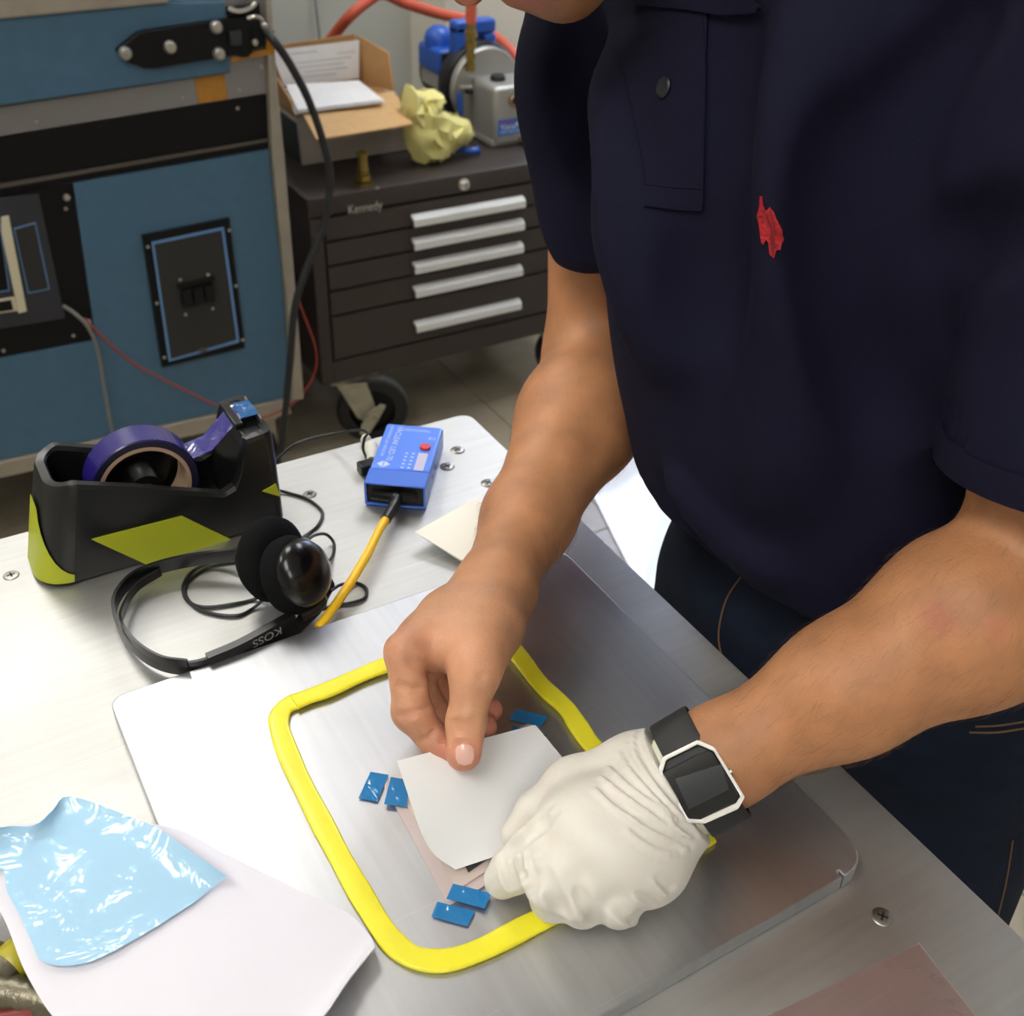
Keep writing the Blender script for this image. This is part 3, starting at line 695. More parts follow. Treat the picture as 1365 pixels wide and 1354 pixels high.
def hull_part(name, pts, parent, amp=.006, seed=1, nY=3):
    """a crumpled lobe: faceted solid whose outline follows pts, puffed in depth"""
    P = [np.array(bundle_pt(x, y, YG)) for x, y in pts]; c = np.mean(P, 0); b = bmesh.new(); rings = []
    rnd = random.Random(seed); n = len(P)
    for k, (sc2, dy) in enumerate(((.35, -.036), (.75, -.030), (1.0, -.008), (.98, .012), (.6, .026))):
        rings.append([b.verts.new(tuple(c + (p - c) * sc2 * (1 + rnd.uniform(-.10, .10)) + V(0, dy + rnd.uniform(-.012, .012), 0))) for p in P])
    for A, B in zip(rings, rings[1:]):
        for j in range(n): b.faces.new([A[j], A[(j + 1) % n], B[(j + 1) % n], B[j]])
    b.faces.new(rings[0][::-1]); b.faces.new(rings[-1])
    bmesh.ops.triangulate(b, faces=b.faces[:]); bmesh.ops.recalc_face_normals(b, faces=b.faces[:])
    bmesh.ops.subdivide_edges(b, edges=b.edges[:], cuts=1, smooth=.6)
    bmesh.ops.subdivide_edges(b, edges=b.edges[:], cuts=1)
    b.normal_update()
    for v in b.verts:
        q = v.co * 34 + Vector((seed, 0, 0)); rdg = 1 - 2 * abs(mnoise.noise(q)); r2 = 1 - 2 * abs(mnoise.noise(q * 2.3))
        v.co += v.normal * (rdg * 1.5 + r2 * .7) * amp + mnoise.noise_vector(v.co * 60 + Vector((seed, 0, 0))) * amp * .6
    for v in b.verts: v.co.z = max(v.co.z, ZC2 + .003)
    g = G(); g.add(b); return g.obj(name, M_glove_y, parent, angle=50)
hull_part('cloth_body', [(543, 150), (556, 136), (590, 150), (622, 165), (628, 176), (610, 190), (598, 200), (578, 211), (560, 213), (549, 196), (540, 172)], t, .005, 3)
hull_part('cloth_twist', [(546, 118), (556, 125), (562, 140), (570, 160), (552, 165), (541, 145)], t, .004, 5)
hull_part('cloth_corner', [(560, 128), (575, 124), (588, 126), (580, 138), (568, 150), (558, 148)], t, .003, 8)
# ================================================================== work table
M_table = aluminium('table_aluminium', (196, 195, 192), .50, (14, 220, 1), .3)
M_plate = aluminium('plate_aluminium', (204, 205, 208), .40, (180, 9, 1), .18)
tx1, ty1 = .408, W(630, 548)[1]; tx0, ty0 = -.95, -.55
tb = thing('work_table', ((tx0 + tx1) / 2, (ty0 + ty1) / 2, 0), 'aluminium topped work table fixed with countersunk screws in the foreground', 'table')
g = G(); rc = .012
pts = [(tx0, ty0), (tx1, ty0)] + [(tx1 - rc + rc * math.cos(a), ty1 - rc + rc * math.sin(a)) for a in np.linspace(0, math.pi / 2, 6)] + [(tx0, ty1)]
g.prism([V(x, y, TZ - .006) for x, y in pts], (0, 0, .006), .0012, 1, True)
top = g.obj('tabletop', M_table, tb, origin=(0, 0, TZ))
M_wood = mat('table_core', (150, 128, 98), .7); M_leg = mat('table_leg_steel', (120, 122, 124), .45, metal=.5)
G().box((tx0 + .006, ty0 + .006, TZ - .036), (tx1 - .006, ty1 - .006, TZ - .006), .002).obj('table_core', M_wood, tb)
for x in (tx0 + .08, tx1 - .08):
    for y in (ty0 + .08, ty1 - .08):
        G().box((x - .025, y - .025, 0), (x + .025, y + .025, TZ - .036), .004).obj('leg', M_leg, tb)
for a, b in (((tx0 + .105, ty1 - .095, .82), (tx1 - .105, ty1 - .065, .88)), ((tx0 + .105, ty0 + .065, .82), (tx1 - .105, ty0 + .095, .88)), ((tx1 - .095, ty0 + .105, .82), (tx1 - .065, ty1 - .105, .88))):
    G().box(a, b, .003).obj('apron_rail', M_leg, tb)
M_scr = mat('countersunk_steel', (150, 148, 142), .35, metal=.9); M_slot = mat('screw_recess', (40, 38, 36), .6)
for x, y, r in ((610, 600, .0062), (596, 622, .0062), (651, 644, .0062), (413, 659, .0055), (15, 767, .0055), (1176, 1222, .0058)):
    p = W(x, y); s = G().lathe([(0, 0), (r * .96, 0), (r, .0002), (r * .9, .0007), (r * .4, .0009), (0, .0009)], p, n=22).obj('screw', M_scr, tb)
    a = random.uniform(0, 1.5); g = G()
    for k in (0, 1):
        c_, s_ = math.cos(a + k * math.pi / 2), math.sin(a + k * math.pi / 2); e, f = V(c_, s_, 0) * r * .5, V(-s_, c_, 0) * r * .11
        g.prism([p + V(0, 0, .00085) + q for q in (-e - f, e - f, e + f, -e + f)], (0, 0, .0002))
    g.obj('cross_recess', M_slot, s)

# ================================================================== aluminium tool plate
ZP = TZ + .0100
A_, B_, C_ = W(150, 938, ZP), W(1152, 1146, ZP), W(753, 746, ZP)
px0_, px1_ = A_[0] - .001, B_[0] + .004; py1_ = (W(155, 934, ZP)[1] + W(600, 769, ZP)[1]) / 2; py0_ = (W(1125, 1163, ZP)[1] + W(840, 1338, ZP)[1]) / 2
tp = thing('caul_plate', ((px0_ + px1_) / 2, (py0_ + py1_) / 2, TZ), 'thick square grey aluminium plate with rounded corners lying on the table under the hands', 'plate')
rc = .018; pts = []
for cx_, cy_, a0 in ((px1_ - rc, py0_ + rc, -math.pi / 2), (px1_ - rc, py1_ - rc, 0), (px0_ + rc, py1_ - rc, math.pi / 2), (px0_ + rc, py0_ + rc, math.pi)):
    r_ = rc if a0 != math.pi / 2 else .009
    for a in np.linspace(a0, a0 + math.pi / 2, 7): pts.append((cx_ + (r_) * math.cos(a) + (rc - r_) * math.copysign(1, math.cos(a0 + .7)), cy_ + r_ * math.sin(a) + (rc - r_) * math.copysign(1, math.sin(a0 + .7))))
# edge notch near the front right corner
nx = W(1122, 1166, ZP)[0]
pts = [(nx - .0006, py0_), (nx - .0006, py0_ + .004), (nx + .0006, py0_ + .004), (nx + .0006, py0_)] + pts
G().prism([V(x, y, TZ + .0003) for x, y in pts], (0, 0, ZP - TZ - .0003), .0010, 2, True).obj('plate_body', M_plate, tp, origin=((px0_ + px1_) / 2, (py0_ + py1_) / 2, ZP))

# ---------------------------------------------------------------- yellow sealant tape laid round the work
M_seal = mat('yellow_sealant', (236, 226, 44), .38, var=.05, vscale=40, bump=.12, bscale=120, coat=.15)
sec = [(math.copysign(abs(math.cos(t)) ** .5, math.cos(t)), .24 * math.copysign(abs(math.sin(t)) ** .6, math.sin(t))) for t in np.linspace(0, 2 * math.pi, 14, endpoint=False)]
def strip(pix, label, n=10, hw=.0062, rise=0.0, seed=0):
    P = cr([W(x, y, ZP + .0017 + rise) for x, y in pix], n); rnd = random.Random(seed)
    w = np.array([1 + .04 * math.sin(i * .3 + seed) + rnd.uniform(-.008, .008) for i in range(len(P))]) * hw
    o = G().tube(P, w, sec=sec, up=(0, 0, 1)).obj('sealant_tape', M_seal, angle=50)
    return tag(o, label, 'tape', 'yellow sealant tape round the layup')
strip([(398, 933), (382, 941), (373, 953), (372, 966), (378, 988), (394, 1027), (418, 1075), (440, 1117), (466, 1165), (490, 1206), (512, 1241), (533, 1264), (556, 1277), (594, 1280), (640, 1266), (700, 1236), (760, 1205), (830, 1168), (890, 1138), (934, 1118), (946, 1112)], 'yellow sealant tape strip bent round the lower left corner of the plate', seed=1)
strip([(392, 936), (412, 928), (440, 918), (480, 900), (515, 886), (570, 868), (620, 857), (680, 846)], 'yellow sealant tape strip along the back, passing behind the bare hand', rise=.0012, seed=2)
strip([(668, 848), (690, 872), (715, 905), (733, 924), (755, 944), (770, 966), (790, 994), (830, 1030), (880, 1078), (925, 1116), (936, 1126)], 'yellow sealant tape strip running diagonally under the gloved hand', rise=.0008, seed=5)

# ---------------------------------------------------------------- layup: films, carbon sample, blue tape
def flatq(name, pix, z, th, m, label, cat, n=8, amp=.0004, seed=0, group=None):
    q = [W(x, y, z) for x, y in pix]; S = sheetq(q, n)
    for i in range(n + 1):
        for j in range(n + 1): S[i, j][2] += amp * (.5 + .5 * mnoise.noise(Vector(S[i, j] * 60 + seed)))
    return tag(G().sheet(S, th).obj(name, m, angle=60), label, cat, group)
M_pink = film('pink_release_film', (246, 230, 226), .84, .25, .25, 40, .3)
M_pink2 = film('pink_peel_ply', (240, 224, 216), .85, .4, .2, 60, .15)
flatq('release_film', [(510, 1044), (712, 962), (802, 1092), (598, 1208)], ZP + .0006, .0003, M_pink, 'pale pink translucent film taped flat on the plate inside the yellow tape', 'film')
flatq('peel_ply', [(534, 1062), (702, 985), (772, 1082), (610, 1186)], ZP + .0014, .0003, M_pink2, 'smaller pale pink ply lying on the taped pink film', 'fabric', seed=4)
M_carbon = mat('carbon_sample', (40, 42, 44), .35, var=.15, vscale=300)
q = [W(x, y, ZP + .0022) for x, y in ((566, 1052), (690, 1000), (748, 1076), (624, 1163))]
tag(G().prism(q, (0, 0, .0012), .0003).obj('carbon_sample', M_carbon), 'thin dark grey carbon sample mostly covered by the white sheet', 'sample')
M_btape = film('blue_flash_tape', (44, 150, 220), .92, .08, .2, 60, .3, tint=(90, 180, 235))
tapes = [([(494, 1029), (518, 1033), (503, 1069), (478, 1064)], 'blue tape piece at the far left, outside the pink film', .0008),
         ([(521, 1036), (546, 1040), (542, 1076), (512, 1072)], 'blue tape piece half under the left edge of the white sheet', .0024),
         ([(688, 945), (730, 955), (721, 969), (679, 959)], 'dark blue tape piece furthest from the viewer, beyond the white sheet', .0008),
         ([(683, 968), (729, 980), (721, 998), (675, 986)], 'blue tape piece mostly hidden behind the top right corner of the white sheet', .0024),
         ([(604, 1178), (655, 1191), (646, 1211), (595, 1198)], 'blue tape piece on the near corner of the pink film beside the gloved fingertips', .0024),
         ([(583, 1202), (633, 1215), (623, 1235), (575, 1222)], 'blue tape piece nearest the viewer, just below another blue piece', .0008)]
for i, (pix, lab, dz) in enumerate(tapes): flatq('blue_tape', pix, ZP + dz, .0002, M_btape, lab, 'tape', 6, .0006, i * 3, 'blue tape pieces on the layup')
# white sheet lifted by the bare hand
M_sheet = film('white_sheet', (248, 249, 249), .95, .4, 0, 10, 0.0, tint=(253, 253, 253), tl_share=.12)
nn = 20; S = np.zeros((nn + 1, nn + 1, 3))
for i in range(nn + 1):
    for j in range(nn + 1):
        u, v = i / nn, j / nn                       # u: held edge -> far edge, v: left -> right
        lx = cr([(529, 1014), (545, 1062), (560, 1106), (578, 1138), (607, 1159)], 8)
        rx = cr([(713, 966), (735, 992), (756, 1022), (757, 1062), (724, 1120)], 8)
        k = u * (len(lx) - 1); k0 = min(int(k), len(lx) - 2); a = lx[k0] + (lx[k0 + 1] - lx[k0]) * (k - k0); b = rx[k0] + (rx[k0 + 1] - rx[k0]) * (k - k0)
        p = a + (b - a) * v
        z = ZP + .0042 + (.030 - .012 * v) * (1 - u) ** 1.5 + .006 * math.sin(math.pi * u) * (1 - v) ** 2
        S[i, j] = W(p[0], p[1], z)
tag(G().sheet(S, .0003).obj('white_sheet', M_sheet, angle=80), 'square white sheet curling up, pinched by the bare hand over the layup', 'sheet')

# ================================================================== things round the plate
# folded card
M_cardw = mat('white_card', (236, 233, 222), .6)
cdz = TZ
a, b, c, d = W(553, 709, cdz + .012), W(634, 664, cdz + .020), W(700, 700, cdz + .016), W(640, 762, cdz + .004)
fc = thing('folded_card', W(610, 720), 'cream white folded card lying on the table behind the bare forearm', 'card')
G().sheet(sheetq([a, b, c, d], 8, .002), .0004).obj('upper_leaf', M_cardw, fc)
a2, d2 = W(556, 712, cdz + .004), W(628, 757, cdz + .0012)
G().sheet(sheetq([a, W(634, 668, cdz + .008), W(700, 705, cdz + .004), d2], 6), .0004).obj('lower_leaf', M_cardw, fc)

# leak detector
M_det = mat('detector_blue', (78, 130, 236), .35, bump=.05, bscale=500); M_det2 = mat('detector_blue_cap', (62, 110, 212), .35)
e0, e1, e3 = W(485, 643, TZ + .022), W(567, 650, TZ + .022), W(522, 564, TZ + .022)
ex = nrm(e1 - e0); L_ = np.linalg.norm(e3 - e0); ey = np.cross([0, 0, 1.0], ex); wd = np.linalg.norm(e1 - e0); ez = V(0, 0, 1)
L_ = (e3 - e0).dot(ey)
det = thing('leak_detector', e0 + ex * wd / 2 + ey * L_ / 2 - V(0, 0, .022), 'blue handheld leak detector box with a red button, yellow probe hose attached', 'detector')
ZB = TZ + .001; Hh = .021
def D(u, v, w): return np.array([e0[0], e0[1], ZB]) + ex * u + ey * v + ez * w
DM = Matrix(((ex[0], ey[0], 0, e0[0]), (ex[1], ey[1], 0, e0[1]), (0, 0, 1, ZB), (0, 0, 0, 1)))
cap = L_ * .24
G().box((0, cap, 0), (wd, L_, Hh), .0022, 2, DM).obj('housing', M_det, det)
g = G(); th = .0016
g.box((0, 0, Hh - th), (wd, cap - .0004, Hh), .0006, 1, DM); g.box((0, 0, 0), (wd, cap - .0004, th), .0006, 1, DM)
g.box((0, 0, th), (th, cap - .0004, Hh - th), 0, 1, DM); g.box((wd - th, 0, th), (wd, cap - .0004, Hh - th), 0, 1, DM)
g.obj('battery_cap', M_det2, det)
G().box((th, .002, th), (wd - th, cap - .001, Hh - th), 0, 1, DM).obj('end_plate', M_black2, det)
G().tube([D(.006, .0015, Hh * .45), D(wd * .45, -.002, Hh * .5), D(wd - .008, .0015, Hh * .5)], .004, 8).obj('end_flange', M_black2, det)
G().lathe([(0, 0), (.0042, 0), (.0045, .001), (.0042, .0022), (0, .0024)], D(wd * .80, L_ * .62, Hh), n=18).obj('red_button', mat('red_button', (206, 52, 62), .4), det)
M_prt = mat('pale_blue_print', (196, 208, 240), .5)
G().box((wd * .72, cap + L_ * .01, Hh), (wd * .88, L_ * .53, Hh + .0003), 0, 1, DM).obj('led_window', mat('led_window', (188, 184, 210), .5), det)
for k in range(5):
    v = cap + L_ * (.03 + .058 * k)
    for u in (.50, .61): G().box((wd * u, v, Hh), (wd * (u + .045), v + .0016, Hh + .0002), 0, 1, DM).obj('scale_mark', M_prt, det)
text('printed_title', 'VACLEAK LED-70', D(wd * .22, L_ * .95, Hh + .0001), -ey, ex, wd * .10, M_prt, det, width=L_ * .58)
text('printed_subtitle', 'ULTRASONIC LEAK DETECTOR', D(wd * .10, L_ * .95, Hh + .0001), -ey, ex, wd * .05, M_prt, det, width=L_ * .52)
g = G(); g.prism([D(wd * .09, L_ * .31, Hh), D(wd * .19, L_ * .36, Hh), D(wd * .19, L_ * .26, Hh)], (0, 0, .0002)); g.prism([D(wd * .31, L_ * .31, Hh), D(wd * .21, L_ * .36, Hh), D(wd * .21, L_ * .26, Hh)], (0, 0, .0002)); g.obj('printed_mark', M_prt, det)
for k, s_ in enumerate(('VACUUM LEAK DETECTION', 'INSPECTION AND TESTING LTD', 'MADE IN ENGLAND')):
    text('printed_line', s_, D(wd * (.80 - .08 * (k == 2)), L_ * (.90 + .03 * k) - .0016 * k + L_ * (0.0), Hh + .0001), -ex, -ey, wd * .03, M_prt, det, width=wd * (.5 - .12 * (k == 2)))
text('printed_mark', 'CE', D(wd * .92, L_ * .80, Hh + .0001), -ex, -ey, wd * .075, M_prt, det)
for v in (.35, .5): G().lathe([(0, 0), (.0022, 0), (0, .0003)], D(wd, L_ * v, Hh * .5), ex, 12).obj('side_jack', M_slot, det)
# probe hose with its connector: parts of the detector
c0 = D(wd * .52, -.001, Hh * .5)
M_con = mat('connector_black', (26, 26, 28), .35); M_hosey = mat('yellow_hose', (250, 198, 30), .4)
hp = [c0, c0 + V(-.006, -.010, .001)] + [W(506, 706, TZ + .012), W(490, 738, TZ + .012), W(470, 772, TZ + .012), W(448, 805, TZ + .011), W(434, 824, TZ + .007), W(424, 837, TZ + .0045)]
hpc = cr(hp, 8)
G().tube(hpc[:14], [.0052] * 5 + [.0046] * 5 + [.0042] * 4, 14).obj('hose_connector', M_con, det)
G().tube(hpc[13:], .0033, 12).obj('probe_hose', M_hosey, det)
# headphone jack plug beside the detector (belongs to the headphone cable)

# tape dispenser
M_disp = mat('dispenser_black', (17, 18, 18), .28, bump=.05, bscale=500); M_lime = mat('lime_stripe', (170, 178, 32), .4)
YD = .658; dx0, dx1 = .016, .206; dw = .070
dsp = thing('tape_dispenser', (.11, YD + dw / 2, TZ), 'black desktop tape dispenser with lime yellow stripes, left of the headphones', 'tape dispenser')
YD0, YD1 = .660, .724
def hz_(x):
    xs = [.02, .045, .09, .16, .170, .177, .182, .200]; zs_ = [.996, 1.000, .986, .9605, .964, .978, 1.000, 1.002]
    return float(np.interp(x, xs, zs_))
def plan(inset, n=9):
    """rounded plan outline, fat round at the tail end and small radius at the head"""
    x0, x1, y0, y1 = .026 + inset, .2035 - inset, YD0 + inset, YD1 - inset; r0, r1 = max(.004, .022 - inset), max(.002, .007 - inset); out = []
    xs = list(np.linspace(x0 + r0, .16, 10)[:-1]) + list(np.linspace(.16, x1 - r1, 12))
    for x in xs: out.append((x, y0))
    for a in np.linspace(-math.pi / 2, 0, 5): out.append((x1 - r1 + r1 * math.cos(a), y0 + r1 + r1 * math.sin(a)))
    for a in np.linspace(0, math.pi / 2, 5): out.append((x1 - r1 + r1 * math.cos(a), y1 - r1 + r1 * math.sin(a)))
    for x in xs[::-1]: out.append((x, y1))
    for a in np.linspace(math.pi / 2, math.pi, n): out.append((x0 + r0 + r0 * math.cos(a), y1 - r0 + r0 * math.sin(a)))
    for a in np.linspace(math.pi, 1.5 * math.pi, n): out.append((x0 + r0 + r0 * math.cos(a), y0 + r0 + r0 * math.sin(a)))
    return out
g = G(); po_, pi_ = plan(0), plan(.009); NP = len(po_)
def flare(p, k, z): cxy = V(.115, (YD0 + YD1) / 2); q = cxy + (V(*p) - cxy) * k; return (q[0] + .020 * max(0, z - TZ) / .08 * max(0, 1 - (q[0] - .026) / .15), q[1], z)
rings = [[flare(p, .97, TZ + .001) for p in po_], [flare(p, 1.015, TZ + .004) for p in po_], [flare(p, 1.012, TZ + .03) for p in po_],
         [flare(p, 1.0, hz_(p[0]) - .003) for p in po_], [flare((p[0] * .9 + q[0] * .1, p[1] * .8 + q[1] * .2), 1.0, hz_(p[0])) for p, q in zip(po_, pi_)],
         [flare((p[0] * .2 + q[0] * .8, p[1] * .2 + q[1] * .8), 1.0, hz_(p[0])) for p, q in zip(po_, pi_)], [flare(q, 1.0, hz_(q[0]) - .003) for q in pi_], [flare(q, 1.0, TZ + .02) for q in pi_]]
vs = [[g.bm.verts.new(p) for p in r] for r in rings]
for A, B in zip(vs, vs[1:]):
    for j in range(NP): g.bm.faces.new([A[j], A[(j + 1) % NP], B[(j + 1) % NP], B[j]])
g.bm.faces.new(vs[0][::-1]); g.bm.faces.new(vs[-1])
bd = g.obj('dispenser_body', M_disp, dsp, angle=30)
# head block between the cheeks and its cutter
g = G(); g.prism([V(.170, YD0 + .006, .958), V(.180, YD0 + .006, .990), V(.1825, YD0 + .006, 1.001), V(.199, YD0 + .006, 1.001), V(.199, YD0 + .006, TZ + .02), V(.166, YD0 + .006, TZ + .02)], (0, YD1 - YD0 - .012, 0), .001)
g.obj('head_block', M_disp, dsp)
G().box((.180, .676, 1.0005), (.186, .710, 1.006), .0008).obj('cutter_holder', M_disp, dsp)
P = [V(.199, y, 1.004 + (.003 if k % 2 else .0015)) for k, y in enumerate(np.linspace(.676, .710, 24))]
G().prism(P + [V(.199, .710, .996), V(.199, .676, .996)], (.0012, 0, 0)).obj('cutter_blade', M_steel, dsp)
G().lathe([(0, -.001), (.011, -.001), (.011, .026), (.024, .0262), (.024, .0275), (0, .0275)], (.1115, .6785, .9705), (0, 1, 0), 24).obj('spool', M_disp, dsp)
G().tube([(.1115, YD0 + .004, .9705), (.1115, YD1 - .004, .9705)], .005, 12).obj('spool_axle', M_disp, dsp)
# stripes on the near side and the ends: thin reflective tape bent with the side
def side_decal(pix, name):
    P = [WY(x, y, YD0 - .0012) for x, y in pix]
    return G().prism(P, (0, .0035, 0), 0).obj(name, M_lime, dsp)
def yside(z): return YD0 - .0006 - (.0005 if z > TZ + .02 else .0005)
side_decal([(122, 719), (243, 688), (314, 722), (212, 752), (205, 757)], 'lime_stripe')
side_decal([(350, 655), (368, 645), (374, 662)], 'lime_stripe')
# tail-end stripe: wraps the rounded corner low down
g = G(); w_ = [p for p in plan(-.0012) if p[0] < .052 and p[1] < YD0 + .045]; w_.sort(key=lambda p: math.atan2(p[1] - (YD0 + .03), p[0] - .075) % (2 * math.pi), reverse=False)
A = [flare(p, 1.012, TZ + .004 + max(0, min(.052, (p[1] - YD0 + .004) * 1.6 + (.05 - p[0]) * .4))) for p in w_]; B = [flare(p, 1.012, TZ + .0035) for p in w_]
va, vb = [g.bm.verts.new(p) for p in A], [g.bm.verts.new(p) for p in B]
for j in range(len(va) - 1): g.bm.faces.new([va[j], va[j + 1], vb[j + 1], vb[j]])
g.obj('lime_stripe', M_lime, dsp)
# the roll in it: a thing of its own
M_tapev = mat('dark_blue_tape_roll', (36, 28, 108), .25, var=.10, vscale=25, stretch=(1, .05, 1), coat=.3); M_core = mat('tan_core', (168, 140, 116), .8)
M_side = mat('tape_side', (24, 22, 46), .4)
rl = thing('tape_roll', (.1115, .692, .932), 'roll of dark blue film tape with a tan core sitting in the black dispenser', 'tape roll')
rc_ = (.1115, .680, .9705)
G().lathe([(.0328, .0008), (.0375, .0), (.0385, .0008), (.0385, .0232), (.0375, .024), (.0328, .0232)], rc_, (0, 1, 0), 64, True).obj('wound_tape', [M_tapev], rl)
G().lathe([(.0328, -.0004), (.0328, .0244), (.0300, .0244), (.0300, -.0004)], rc_, (0, 1, 0), 48, True).obj('tape_core', M_core, rl)
for yy in (-.0003, .0243): G().lathe([(.0329, yy), (.0378, yy), (.0378, yy + .0002), (.0329, yy + .0002)], rc_, (0, 1, 0), 64, True).obj('tape_side', M_side, rl)
tl = [V(.1115 + .0387 * math.cos(a), 0, .9705 + .0387 * math.sin(a)) for a in np.radians([40, 33, 27, 20])]
tl += [V(.1625, 0, .9865), V(.180, 0, 1.0022), V(.187, 0, 1.0066), V(.1965, 0, 1.0066)]
tl[0:4] = tl[0:4]
S = np.zeros((len(tl), 3, 3))
for i, p in enumerate(tl):
    for j in range(3): S[i, j] = V(p[0], .6808 + .0112 * j, p[2])
G().sheet(S, .0002).obj('tape_tail', film('blue_tape_tail', (58, 50, 168), .8, .12, .25, 60, .5, tint=(60, 50, 190)), rl)
G().box((.187, .6806, 1.0068), (.2, .7034, 1.0073)).obj('tape_end', film('blue_tape_end', (40, 120, 190), .85, .1, .3, 80, .4), rl)

# headphones
M_hp = mat('headphone_black', (18, 18, 19), .3); M_foam = mat('foam_black', (20, 20, 21), .95, bump=.5, bscale=900, sheen=.0, spec=.1); M_gl = mat('gloss_cup', (12, 11, 11), .22, spec=.4)
hp_ = thing('headphones', W(260, 800), 'black headphones with foam ear pads lying between the tape dispenser and the yellow hose', 'headphones')
hb = cr([W(372, 838, TZ + .012), W(330, 862, TZ + .010), W(290, 880, TZ + .009), W(252, 890, TZ + .009), W(212, 884, TZ + .009), W(178, 862, TZ + .009), W(156, 828, TZ + .009), W(154, 800, TZ + .010), W(176, 772, TZ + .012), W(212, 756, TZ + .014), W(262, 745, TZ + .016), W(318, 738, TZ + .020), W(352, 726, TZ + .03)], 8)
G().tube(hb, .0052, sec=[(-.22, -1), (.22, -1), (.3, 0), (.22, 1), (-.22, 1), (-.3, 0)], up=(0, 0, 1)).obj('headband', M_hp, hp_)
hb2 = cr([W(214, 762, TZ + .012), W(182, 783, TZ + .010), W(164, 812, TZ + .012), W(163, 832, TZ + .016), W(182, 858, TZ + .0165), W(214, 878, TZ + .0165), W(250, 884, TZ + .016)], 8)
G().tube(hb2, .0032, sec=[(-.25, -1), (.25, -1), (.25, 1), (-.25, 1)], up=(0, 0, 1)).obj('inner_band', M_hp, hp_)
sl = cr([W(278, 884, TZ + .0095), W(320, 866, TZ + .0105), W(366, 841, TZ + .012), W(392, 826, TZ + .013)], 6)
sld = G().tube(sl, .0068, sec=[(-.42, -1), (.42, -1), (.42, 1), (-.42, 1)], up=(0, 0, 1)).obj('slider_arm', M_hp, hp_)
ta, tb_ = W(330, 868, TZ + .0075), W(372, 846, TZ + .0085)
tdir = nrm(ta - tb_); nrm_ = np.cross(tdir, [0, 0, 1.0])
nside = np.cross([0, 0, 1.0], tdir)
tside = nside if nside.dot(-ray(350, 850)) > 0 else -nside
tmid = (sl[9] + sl[10]) / 2
text('printed_logo', 'KOSS', tb_ * .0 + sl[13] + tside * .0032 + V(0, 0, .0042), tdir, (0, 0, -1.0), .0062, mat('grey_logo', (150, 150, 150), .5), hp_, width=.021)
# broad moulded end that carries the near cup
q = [W(366, 860, TZ + .0012), W(388, 838, TZ + .010), W(418, 800, TZ + .016), W(441, 772, TZ + .020), W(447, 782, TZ + .010), W(428, 818, TZ + .0025), W(400, 846, TZ + .0012)]
G().prism(q, np.array([0, 0, .0035]), .001).obj('yoke', M_hp, hp_)
def pad(px, py, z, axis, r, dep, cup_r, near):
    c = W(px, py, z); ax = nrm(axis)
    G().lathe([(0, -dep * .5), (r * .55, -dep * .5), (r * .85, -dep * .38), (r, -dep * .05), (r * .97, dep * .25), (r * .8, dep * .42), (r * .55, dep * .48), (0, dep * .48)], c, ax, 40).obj('ear_pad', M_foam, hp_, angle=80)
    G().lathe([(0, -dep * .5 - .0125), (cup_r * .5, -dep * .5 - .0118), (cup_r * .85, -dep * .5 - .0065), (cup_r, -dep * .5 - .001), (cup_r * .98, -dep * .35), (0, -dep * .3)], c, ax, 40).obj('ear_cup', M_gl, hp_, angle=80)
    return c, ax
vdir = nrm(W(395, 772, TZ + .03) - V(0, 0, CZ))
axn = nrm(-R[:, 0] * .86 + R[:, 1] * .18 - R[:, 2] * -.52)       # pad axis pointing from near cup towards far pad
cN, aN = pad(391, 766, TZ + .034, axn, .027, .020, .0235, True)
cF, aF = pad(362, 745, TZ + .036, nrm(-axn + R[:, 1] * .15), .0295, .022, .020, False)
G().tube(cr([cN - aN * .018 + V(0, 0, -.020), cN - aN * .016 + V(.004, -.003, -.027), W(400, 822, TZ + .012)], 5), .004, 10).obj('swivel_arm', M_hp, hp_)
# cable in several loops on the table and over its back edge
M_cab = mat('thin_black_cable', (20, 20, 22), .45); r_ = .0012; g = G()
def run(pts, n=8): g.tube(cr(pts, n), r_, 8)
h = TZ + r_ + .0004
run([W(366, 652, h + .001), W(385, 657, h), W(408, 664, h), W(424, 675, h), W(430, 685, h), W(424, 700, h), W(410, 712, h), W(398, 720, h + .01), W(386, 735, h + .02)])
run([W(407, 722, h + .03), W(418, 714, h + .02), W(434, 712, h + .008), W(445, 724, h), W(443, 742, h), W(430, 752, h + .01)])
run([W(440, 788, h + .012), W(455, 779, h + .005), W(475, 777, h), W(488, 784, h), W(486, 797, h), W(465, 804, h), W(448, 806, h), W(430, 812, h + .004)])
run([W(352, 728, h + .022), W(318, 735, h + .012), W(285, 748, h + .004), W(256, 762, h), W(244, 782, h), W(250, 800, h), W(272, 809, h), W(310, 805, h), W(340, 798, h), W(356, 786, h + .008), W(366, 775, h + .015)])
run([W(350, 744, h + .02), W(320, 750, h + .008), W(280, 756, h), W(252, 774, h), W(247, 792, h), W(262, 810, h), W(290, 819, h), W(318, 820, h), W(338, 810, h), W(358, 792, h + .006), W(372, 780, h + .016)])
e_ = W(366, 614, h)
run([W(489, 612, h + .004), W(484, 598, h + .012), W(486, 584, h + .022), W(490, 577, h + .025), W(480, 573, h + .022), W(455, 576, h + .012), W(420, 583, h + .006), W(395, 591, h + .002), W(380, 602, h), W(366, 614, h), W(350, 628, h), W(345, 640, h)])
g.obj('cable', M_cab, hp_)
pk = thing('cable_plug', W(489, 608), 'small cream and black cable plug on the table, left of the blue detector box', 'plug')
M_plug = mat('cream_plug', (222, 218, 200), .4)
pc = W(489, 606, TZ + .006)
